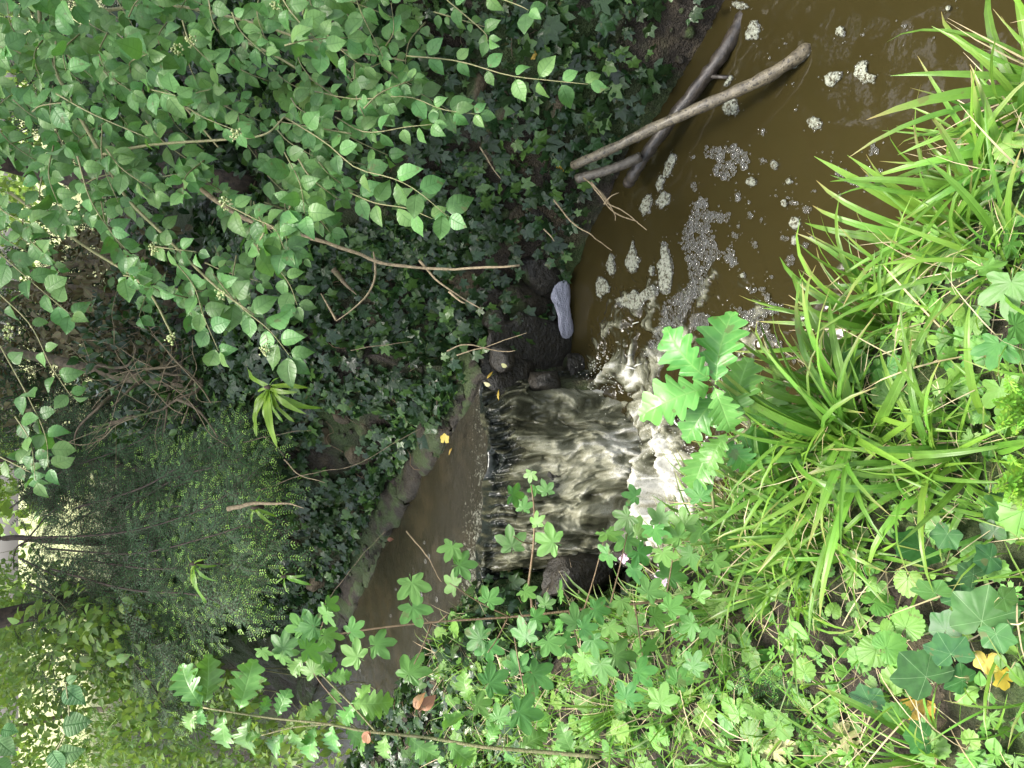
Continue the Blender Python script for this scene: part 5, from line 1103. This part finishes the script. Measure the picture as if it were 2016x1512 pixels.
# leafy undergrowth behind, brightest to the lower left
for i, (bx_, n, d0, d1, lb) in enumerate([((-60, 1230, 260, 1560), 1500, 4.2, 5.4, 'sunlit yellow green undergrowth filling the bottom left corner'), ((200, 1300, 540, 1560), 1300, 3.9, 4.7, 'low leafy undergrowth on the far bank behind the oak leaves'), ((-60, 1080, 160, 1300), 1000, 5.2, 6.6, 'bright thin bush against the light at the left edge'),
        ((130, 1180, 430, 1380), 1100, 4.3, 5.0, 'mixed green bush between the yew and the undergrowth'), ((-80, 700, 130, 1000), 700, 5.6, 7.5, 'sunlit bush far behind the leaning stem'), ((-80, -40, 130, 330), 700, 4.6, 6.2, 'pale bush glimpsed through the dogwood in the top left corner'), ((-60, 330, 110, 600), 500, 5.2, 6.6, 'far green bush behind the dark trunk')]):
    thicket('understory_bush', lb, bx_, n * 2, 'leaf_small', d0, d1, .03, .062, twigs=6, rest='leaves', limit=90, pname='leaf', mat='stem_green')

thicket('yew_hedge', 'dark evergreen foliage closing the view behind the dead twigs', (-40, 420, 330, 1000), 1500, 'spray_old', 5.2, 6.4, .2, .4, twigs=6, mat='bark_dark')
thicket('yew_hedge', 'dark evergreen foliage far behind the dogwood', (0, -60, 330, 420), 900, 'spray_old', 4.6, 5.8, .2, .36, twigs=5, mat='bark_dark')
thicket('far_hedge', 'bright leafy hedge catching the light at the far left edge', (-120, -60, 90, 1580), 1300, 'leaf_small', 7.5, 10.5, .09, .2, twigs=8, rest='leaves', pname='leaf', mat='bark')
for i, (bx_, n, lb) in enumerate([((120, 1380, 480, 1560), 900, 'grassy undergrowth at the bottom left by the stream'), ((0, 1150, 330, 1330), 900, 'feathery green undergrowth under the yew')]):
    thicket('understory_bush', lb, bx_, n, 'thin_blade' if i == 0 else 'leaf_small', 3.9, 4.8, .10 if i == 0 else .04, .22 if i == 0 else .08, twigs=4, rest='leaves', limit=90, pname='leaf', mat='stem_green')

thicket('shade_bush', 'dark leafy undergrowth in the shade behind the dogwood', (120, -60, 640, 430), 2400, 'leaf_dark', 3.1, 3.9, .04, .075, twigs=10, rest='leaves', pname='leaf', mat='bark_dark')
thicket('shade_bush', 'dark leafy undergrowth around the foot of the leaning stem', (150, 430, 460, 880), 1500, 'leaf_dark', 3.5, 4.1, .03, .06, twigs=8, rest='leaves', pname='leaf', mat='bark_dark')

ds = empty('dead_shrub', TP(400, 770), 'tangle of bare pale twigs at the bank top between the leaning stem and the yew', 'shrub')
for i in range(15):
    x, y, d = RNG.uniform(250, 430), RNG.uniform(690, 880), RNG.uniform(3.35, 3.6); an = RNG.gauss(math.pi, 1.2); pts = [P(x, y, d)]
    for k_ in range(5):
        an += RNG.gauss(0, .35); L = RNG.uniform(25, 48); x += math.cos(an) * L; y += math.sin(an) * L * 1.1; d += RNG.gauss(0, .05); pts.append(P(x, y, d))
    br = link('twig', mesh('twig', tube(spline(pts, 18), np.linspace(.0036, .0011, 18) * RNG.uniform(.6, 1.1), 5, True, .06), MAT['twig']), ds)
    for q in range(2):
        a_ = pts[RNG.randrange(1, 5)]; side = [a_, a_ + rv(.05), a_ + rv(.09) + UP * .02]; t_ = mesh('side_twig', tube(spline(side, 8), np.linspace(.0016, .0008, 8), 4), MAT['twig'])
        so = bpy.data.objects.new('side_twig', t_); COL.objects.link(so); so.parent = br

thicket('understory_bush', 'leafy sprigs leaning over the upper stream at the bottom edge', (540, 1390, 690, 1550), 420, 'leaf_small', 3.3, 4.0, .035, .07, twigs=5, rest='leaves', limit=120, pname='leaf', mat='stem_green')

# ------------------------------------------------------------------ near bank: grass tussocks
TUS = [((1985, 110), 40, .26, 'grass tussock in the top right corner leaning over the water'), ((1935, 235), 36, .25, 'grass tussock second from the top along the right edge'), ((1850, 330), 42, .24, 'grass tussock behind the three lobed buttercup leaves'), ((1800, 440), 46, .24, 'grass tussock whose tips reach the crescent of bubbles'), ((1770, 560), 40, .22, 'grass tussock between the bubbles and the large lobed leaf'),
       ((1730, 660), 56, .24, 'dense grass tussock drooping beside the oak sprig'), ((1690, 790), 60, .25, 'broad bladed grass tussock in the middle of the near bank'), ((1700, 880), 66, .28, 'largest fan of long broad grass blades on the near bank'), ((1590, 900), 40, .20, 'grass tussock under the lower oak leaves'), ((1560, 1000), 44, .20, 'shaggy grass tussock below the oak sprig'),
       ((1850, 920), 34, .24, 'grass tussock with wide blades near the right edge moss'), ((1930, 880), 26, .2, 'thin tuft of grass by the lime green fern'), ((1640, 1050), 46, .2, 'grass tussock left of the broad ivy leaves'), ((1480, 1050), 40, .19, 'grass tussock among the maple leaves'), ((1400, 1010), 34, .17, 'short grass tuft at the brink by the waterfall'), ((1320, 1080), 30, .16, 'grass tuft arching over the dark hole beside the waterfall'),
       ((1560, 1140), 44, .19, 'grass tussock above the heart shaped herb leaves'), ((1700, 1090), 22, .16, 'grass tussock next to the topmost broad ivy leaf'), ((1440, 1200), 40, .18, 'grass tussock below the maple leaves'), ((1260, 1240), 34, .18, 'tuft of narrow grass under the red maple stalk'), ((1230, 1390), 36, .18, 'grass tuft near the bottom edge left of centre'), ((1360, 1380), 40, .18, 'grass tuft in the lower middle of the near bank'),
       ((1480, 1500), 36, .18, 'grass tuft at the bottom edge below the pale leaves'), ((1850, 1490), 26, .22, 'grass tuft at the bottom right, below the yellow leaf'), ((1990, 1020), 12, .16, 'grass tuft at the right edge over the broad ivy'), ((1700, 1480), 22, .16, 'small grass tuft among the yellow parsley leaves'), ((1980, 520), 22, .2, 'grass tuft beside the large lobed leaf at the right edge')]
for (x, y), n, L, lb in TUS:
    c = TP(x, y)
    if c[2] < .45:                                                # over the water: root it on the brink behind
        c = PZ(x, y, .58); q_ = distline(c[None, :2], E_NEAR)[1][0]; c = np.array([q_[0] - .07, q_[1] - .08, 0]); c[2] = hz(c[0], c[1])
    pl = Plant('grass_tussock', c, lb, 'grass', 'grass tussocks on the near bank'); kb = 'blade' if x > 1500 or y < 1050 else 'thin_blade'
    lean = nrm(np.array([.35, .75, 0]))
    for i in range(n):
        an = RNG.uniform(0, 6.28); dr = nrm(np.array([math.cos(an), math.sin(an), 0]) + lean * .55); p = c + np.array([math.cos(an), math.sin(an), 0]) * RNG.uniform(0, .035) - UP * .01
        s = L * RNG.uniform(.55, 1.45); pl.add(kb, frame(p, nrm(dr + UP * RNG.uniform(-.15, .35)), UP + rv(.3), s, RNG.uniform(.7, 1.7)), 'blade')
    for i in range(n // 3):
        an = RNG.uniform(0, 6.28); dr = np.array([math.cos(an), math.sin(an), RNG.uniform(-.3, .1)]); pl.add('straw', frame(c + UP * .01, nrm(dr + lean * .4), UP + rv(.3), L * RNG.uniform(.5, 1.0)), 'dry_blade')
    pl.done(120, 'blades')
# short grass, straw and litter between
def near_scatter(n, fn):
    X, Y = NR.uniform(-1.6, 1.0, n * 3), NR.uniform(.0, 2.6, n * 3); p = np.stack([X, Y], 1); d, q = distline(p, E_NEAR); ok = inpoly(p, NEARPOLY) & (d > .03); k_ = np.nonzero(ok)[0][:n]; Z = hfast(X, Y)
    for i in k_: fn(np.array([X[i], Y[i], Z[i]]), d[i])
gl, sl, hl = [], [], []
def clearing(p):                                                  # where the broad leaves crowd the short stuff out
    x, y, d = project(p); return 1640 < x < 2040 and 1030 < y < 1470
def pick(k_): L = LIB[k_]; return L[RNG.randrange(len(L))][0]
def flat(): a_ = RNG.uniform(0, 6.28); return np.array([math.cos(a_), math.sin(a_), 0])
near_scatter(5200, lambda p, d: None if clearing(p) and RNG.random() < .75 else gl.append(pick('thin_blade').at(frame(p - UP * .005, nrm(flat() + UP * RNG.uniform(-.1, .3)), UP + rv(.2), RNG.uniform(.05, .18), RNG.uniform(.8, 1.6)))))
near_scatter(1500, lambda p, d: sl.append(pick('straw').at(frame(p + UP * RNG.uniform(0, .03), nrm(flat() + UP * RNG.uniform(-.1, .15)), UP + rv(.3), RNG.uniform(.06, .2), RNG.uniform(.8, 1.6)))))
near_scatter(420, lambda p, d: None if clearing(p) else hl.append(pick(RNG.choice(['leaf_herb', 'leaf_round', 'leaf_round'])).at(frame(p + UP * RNG.uniform(.02, .07), flat(), UP + rv(.25) + np.array([0, -.25, 0]), RNG.uniform(.03, .05)))))
near_scatter(3400, lambda p, d: None if clearing(p) and RNG.random() < .35 else hl.append(pick(RNG.choice(['leaf_herb', 'leaf_round', 'leaf_palmate', 'leaf_herb'])).at(frame(p + UP * RNG.uniform(.005, .04), flat(), UP + rv(.3) + np.array([0, -.2, 0]), RNG.uniform(.014, .036)))))
tag(link('grass', mesh('grass', join(gl), MAT['grass'])), 'short green grass over the near bank', 'grass', kind='stuff')
tag(link('dry_straw', mesh('dry_straw', join(sl), MAT['straw'])), 'dry straw and grass litter over the near bank', 'litter', kind='stuff')
tag(link('ground_cover', mesh('ground_cover', join(hl), MAT['herb'])), 'small leaved weeds carpeting the near bank', 'ground cover', kind='stuff')

# ------------------------------------------------------------------ herbs on the near bank
def herb(name, label, cat, leaves, kind, mat='stem_green', hgt=.06, group=None, cam_w=.55, up_w=.6, j=.22, stalk=True, axis_an=None):
    """leaves: (centre pixel x, y, width in pixels)"""
    q0 = np.mean([[l[0], l[1]] for l in leaves], 0); g = TP(*q0); pl = Plant(name, g, label, cat, group)
    for l in leaves:
        gp = TP(l[0], l[1]); d0 = (gp - CAM) @ CF; c = P(l[0], l[1], d0 - hgt * RNG.uniform(.6, 1.2)); dd = (c - CAM) @ CF; sz = l[2] * dd / FPX * .66
        an = l[3] if len(l) > 3 else RNG.uniform(0, 6.28); n_ = face_n(c, cam_w, up_w, j); dr = nrm(CR * math.sin(an) - CU * math.cos(an) + rv(.12)); m = frame(c, dr, n_, sz); m[:3, 3] = c - m[:3, 1] * .6; pl.add(kind, m)
        if stalk:
            b_ = m[:3, 3]; foot = np.array([gp[0], gp[1], hz(gp[0], gp[1])]) * .6 + np.array([g[0], g[1], hz(g[0], g[1])]) * .4; pl.part('stalk', tube([foot, (foot + b_) / 2 + rv(.004), b_], [.0016, .0014, .001], 5), MAT[mat])
    pl.done(); return pl
herb('ivy', 'broad pale veined ivy leaves on the near bank in the lower right', 'ivy', [(1937, 1201, 112, 1.2), (1807, 1318, 104, 2.2), (1864, 1275, 80, 2.0), (1891, 1165, 74, 1.7), (1907, 1125, 54), (1831, 1160, 70, 2.6), (1797, 1081, 84, 3.4), (1707, 1372, 64), (1864, 1228, 64), (1804, 1451, 60), (1884, 1335, 60), (1940, 1100, 56), (1860, 1060, 52), (1965, 1260, 60), (1985, 1180, 50)], 'leaf_ivy_big', hgt=.10, j=.12)
herb('ivy', 'few shiny ivy leaves by the moss at the right edge', 'ivy', [(1975, 985, 62), (1960, 1000, 50), (1990, 330, 56), (1880, 480, 40), (1955, 1040, 46)], 'leaf_ivy_big', hgt=.04)
herb('dead_nettle', 'upright dead nettle with crinkled heart shaped leaves beside the broad ivy', 'herb', [(1734, 1181, 66, .2), (1787, 1151, 58), (1787, 1222, 70, 1.3), (1757, 1271, 66), (1714, 1285, 64), (1721, 1378, 54), (1764, 1405, 56), (1722, 1160, 46), (1745, 1235, 40)], 'leaf_crenate', hgt=.10)
herb('dead_nettle', 'dead nettle with paired leaves near the bottom edge by the pale leaf', 'herb', [(1451, 1405, 46), (1487, 1405, 46), (1480, 1440, 50), (1470, 1385, 36)], 'leaf_crenate', hgt=.07)
herb('dead_nettle', 'dead nettle leaves at the right edge above the buttercup', 'herb', [(1990, 300, 60), (1955, 310, 48), (1900, 320, 40), (1885, 308, 34)], 'leaf_crenate', hgt=.08)
herb('dead_nettle', 'small dead nettle leaves over the dark moss by the lobed leaves', 'herb', [(1895, 625, 44), (1880, 610, 40), (1915, 640, 42), (1870, 700, 40), (1885, 735, 36), (1912, 750, 34), (1930, 820, 34), (1890, 670, 30)], 'leaf_crenate', hgt=.05)
herb('wild_herb', 'oval leaved rosette in the lower middle of the near bank', 'herb', [(1504, 1288, 62), (1491, 1331, 64), (1531, 1321, 44), (1440, 1440, 56)], 'leaf_herb', hgt=.05)
herb('wild_herb', 'three oval leaves beside the white fallen leaf', 'herb', [(1631, 1281, 54, 5.4), (1661, 1285, 46, .9), (1654, 1320, 56, 3.0)], 'leaf_herb', hgt=.05)
herb('wild_herb', 'oval herb leaves at the bottom edge below the pale leaf', 'herb', [(1585, 1470, 46), (1610, 1490, 44), (1570, 1500, 40)], 'leaf_herb', hgt=.05)
herb('wild_herb', 'round bright leaves in the bottom right corner', 'herb', [(1985, 1275, 60), (2005, 1330, 70), (1970, 1300, 50), (1930, 1340, 46), (1915, 1360, 40)], 'leaf_herb', hgt=.06)
herb('buttercup_plant', 'buttercup with three deeply cut leaves below the right grass tussocks', 'herb', [(1870, 352, 64), (1850, 398, 52), (1862, 432, 60), (1925, 410, 66), (1895, 385, 50)], 'leaf_palmate', hgt=.10)
herb('cranesbill_plant', 'plant with large lobed dark green leaves at the right edge', 'herb', [(1990, 575, 120, 4.6), (1962, 690, 88, 4.4), (1972, 780, 104, 4.9), (2010, 640, 80), (1950, 530, 60)], 'leaf_maple', hgt=.11)
herb('cranesbill_plant', 'cut leaved plant near the top of the right edge', 'herb', [(1900, 500, 56), (1935, 520, 60), (1990, 480, 60), (1880, 540, 44), (1950, 440, 50)], 'leaf_palmate', hgt=.08)
herb('parsley_plant', 'tiny cut green leaves in the bottom right corner', 'herb', [(1950, 1415, 44), (1970, 1435, 40), (1935, 1440, 36), (1990, 1165, 40), (2000, 1190, 36), (1910, 1490, 44), (1960, 1490, 40)], 'leaf_palmate', hgt=.05)
herb('ground_ivy', 'small round leaves spread under the maple in the middle of the near bank', 'herb', [(1500, 1060, 34), (1560, 1070, 40), (1600, 1060, 36), (1690, 1050, 44), (1450, 1120, 34), (1530, 1165, 32), (1580, 1150, 34), (1430, 1300, 36), (1390, 1290, 34), (1460, 1250, 38), (1640, 1200, 34), (1600, 1230, 30)], 'leaf_crenate', hgt=.03)
# lime green fern fronds at the right edge
def lime(px, tips, label):
    g = TP(*px); pl = Plant('lime_fern', g, label, 'fern'); d0 = (g - CAM) @ CF
    for tx, ty in tips:
        a_, b_ = P(*px, d0 - .1), P(tx, ty, d0 - .16); q = spline([a_, (a_ + b_) / 2 + UP * .015, b_], 10); pl.part('stalk', tube(q, np.linspace(.0016, .0008, 10), 5), MAT['stem_green']); L = np.linalg.norm(b_ - a_)
        for k_ in range(2, 10):
            d = nrm(q[k_] - q[k_ - 1]); n_ = face_n(q[k_], .6, .5, .1); s_ = cross(d, n_)
            for sg in (-1, 1): pl.add('leaf_lime', frame(q[k_], nrm(s_ * sg + d * .5), n_, L * .22 * (1.15 - k_ / 10)), 'leaflet')
    pl.done()
lib('leaf_lime', [polar_leaf(*sym(palm), pet=.1, dome=.1, wave=.04, seed=k, mid=.4) for k in range(2)], [MAT['herb_lime']])
lime((2030, 800), [(1960, 790), (1985, 745), (1965, 840), (2000, 850)], 'lime green lacy fern at the right edge by the lobed leaves')
lime((2035, 930), [(1960, 965), (1985, 985), (1990, 900), (2010, 1000)], 'lime green lacy fern lower on the right edge, over the ivy')
lib('leaf_parsley', [x[0] for x in LIB['leaf_palmate']], [MAT['pale']])
herb('withered_parsley', 'yellowed parsley leaves at the bottom edge', 'herb', [(1524, 1478, 60), (1505, 1490, 50), (1545, 1465, 40), (1500, 1505, 44)], 'leaf_parsley', hgt=.04)
herb('withered_parsley', 'pale yellow cut leaves left of the bottom grass blades', 'herb', [(1664, 1450, 56), (1650, 1485, 50), (1680, 1470, 44), (1655, 1430, 36)], 'leaf_parsley', hgt=.04)
sd_ = Plant('yew_seedling', TP(1545, 1375), 'tiny yew seedling with fresh green needles near the bottom', 'seedling')
g_ = TP(1545, 1375); d0 = (g_ - CAM) @ CF
for t_ in [(1455, 1345), (1500, 1330), (1590, 1350), (1560, 1420), (1620, 1400), (1520, 1410), (1580, 1320)]:
    a_, b_ = P(1550, 1372, d0 - .05), P(*t_, d0 - .08); sd_.add('spray' if t_[0] != 1590 else 'spray_old', frame(a_, b_ - a_, face_n(a_, .6, .5, .15), np.linalg.norm(b_ - a_)), 'spray')
sd_.done()
# single fallen leaves
def fallen(px, w, kind, label, name='fallen_leaf', an=None, lift=.02, cat='leaf', group=None, z=None):
    g = TP(*px) if z is None else PZ(*px, z); d0 = (g - CAM) @ CF - lift; c = P(*px, d0); sz = w * d0 / FPX * .62; a_ = RNG.uniform(0, 6.28) if an is None else an
    m = frame(c, nrm(CR * math.sin(a_) - CU * math.cos(a_)), face_n(c, .55, .5, .2), sz); m[:3, 3] = c - m[:3, 1] * .6; L = LIB[kind]
    return tag(link(name, L[RNG.randrange(len(L))][1], None, MX(m)), label, cat, group)
fallen((1807, 1391), 66, 'leaf_yellow', 'bright yellow ivy leaf lying under the broad ivy', an=1.8)
fallen((1822, 1420), 50, 'leaf_dead', 'brown dead leaf tucked below the bright yellow one', an=2.4)
fallen((1584, 1321), 52, 'leaf_pale', 'whitish upturned leaf on the near bank', an=5.6)
fallen((1537, 1441), 48, 'leaf_pale', 'pale yellow ivy leaf near the bottom edge', an=2.9)
fallen((1560, 1475), 30, 'leaf_pale', 'small pale leaf between the yellowed parsley and a herb')
fallen((1494, 1041), 30, 'leaf_pale_small', 'small yellow green leaf among the grass near the oak')
fallen((1537, 1163), 34, 'leaf_pale_small', 'yellowish leaf in the grass below the oak')
fallen((1582, 1155), 32, 'leaf_pale_small', 'second yellowish leaf in the grass, nearer the herbs')
fallen((1944, 1308), 52, 'leaf_yellow', 'yellowing round leaf in the bottom right corner', an=4.8)
fallen((1975, 1335), 46, 'leaf_yellow', 'yellow leaf half under a bright green one at the right edge')
fallen((1350, 1440), 44, 'leaf_pale', 'cream leaf in the straw at the lower middle')
fallen((1235, 1255), 50, 'leaf_dead', 'brown withered leaf under the maple')
fallen((1960, 1265), 34, 'leaf_dead', 'reddish brown leaf beside the lower right ivy')
fallen((965, 737), 30, 'leaf_yellow_long', 'topmost long yellow leaf on the wet rock', an=.9, z=.47)
fallen((960, 757), 24, 'leaf_pale_small', 'cream leaf between the two long yellow leaves on the rock', an=2.8, z=.46)
fallen((980, 776), 34, 'leaf_yellow_long', 'lower long yellow leaf on the wet rock', an=1.7, z=.47)
fallen((993, 720), 22, 'leaf_pale_small', 'pale green leaf on the rock above the yellow ones', z=.45)
fallen((875, 862), 22, 'leaf_yellow', 'yellow leaf on the stone ledge', z=.53)
fallen((768, 1062), 20, 'leaf_dead', 'orange brown leaf at the ledge by the water', z=.5)
fallen((885, 890), 26, 'leaf_yellow_long', 'tawny leaf under the water near the ledge', z=.456)
fallen((100, 415), 34, 'leaf_dead', 'tan dead leaf caught behind the dogwood')
fallen((1050, 110), 18, 'leaf_yellow', 'yellow ivy leaf in the upper bank')
fallen((1102, 330), 20, 'leaf_yellow', 'small yellow leaf at the root of the pale log')
fallen((530, 1030), 40, 'leaf_dead', 'red brown dead frond end under the yew')
def curled(px, d, s, label, an):
    c = P(*px, d); R_ = random.Random(7); ts = [pick('leaf_dead').at(frame(c + rv(.006), nrm(CR * math.sin(an + k_) - CU * math.cos(an + k_)), face_n(c, .6, .4, .6), s * R_.uniform(.7, 1))) for k_ in (0, .5, -.4)]
    tag(link('withered_leaf', mesh('withered_leaf', join(ts), MAT['dead'])), label, 'leaf')
curled((825, 1400), 1.70, .05, 'curled brown withered leaf hanging at the near ivy', 1.2)
curled((728, 1443), 1.70, .035, 'crumpled tan leaf on the oak stem', 4.5)
# pink flowers by the dark hole
for i, (x, y) in enumerate([(1240, 1090), (1228, 1100), (1270, 1092), (1298, 1132), (1310, 1145)]):
    c = P(x, y, 1.82); pl = Plant('pink_flower', c - UP * .12, ['pale pink flower nearest the waterfall', 'pale pink flower touching the one nearest the waterfall', 'pink flower by a maple leaf at the brink', 'pink white flower lower in the maple leaves', 'lowest pink white flower in the maple leaves'][i], 'flower', 'pink flowers at the brink')
    pl.part('stalk', tube([c - UP * .14 + rv(.005), c - UP * .06, c], [.0012, .001, .0009], 5), MAT['stem_green'])
    n_ = face_n(c, .6, .5, .3); x_ = nrm(cross(n_, UP + rv(.1)))
    for k_ in range(4):
        a_ = k_ * math.pi / 2; dr = x_ * math.cos(a_) + cross(n_, x_) * math.sin(a_); pl.add('petal', frame(c, nrm(dr + n_ * .2), n_, .013), 'petal') if 'petal' in LIB else (lib('petal', [strip_leaf(oval_w(.42, 1.2), [0, .3, .6, .85, 1], .0, .1, .3)], [MAT['pink']]), pl.add('petal', frame(c, nrm(dr + n_ * .2), n_, .013), 'petal'))
    pl.done(min_px=3)
# nettles in the ivy under the dogwood
for i, (x, y, s, lb) in enumerate([(510, 165, 60, 'dark nettle leaves between the dogwood and the ivy'), (600, 180, 62, 'nettle leaves lower in the ivy under the dogwood')]):
    herb('nettle', lb, 'herb', [(x, y, s), (x + 40, y + 15, s * .8), (x + 15, y + 45, s * .9), (x - 35, y + 20, s * .7)], 'leaf_crenate', hgt=.1)
print('objects', len(bpy.data.objects), 'tris', sum(len(m.polygons) for m in bpy.data.meshes))
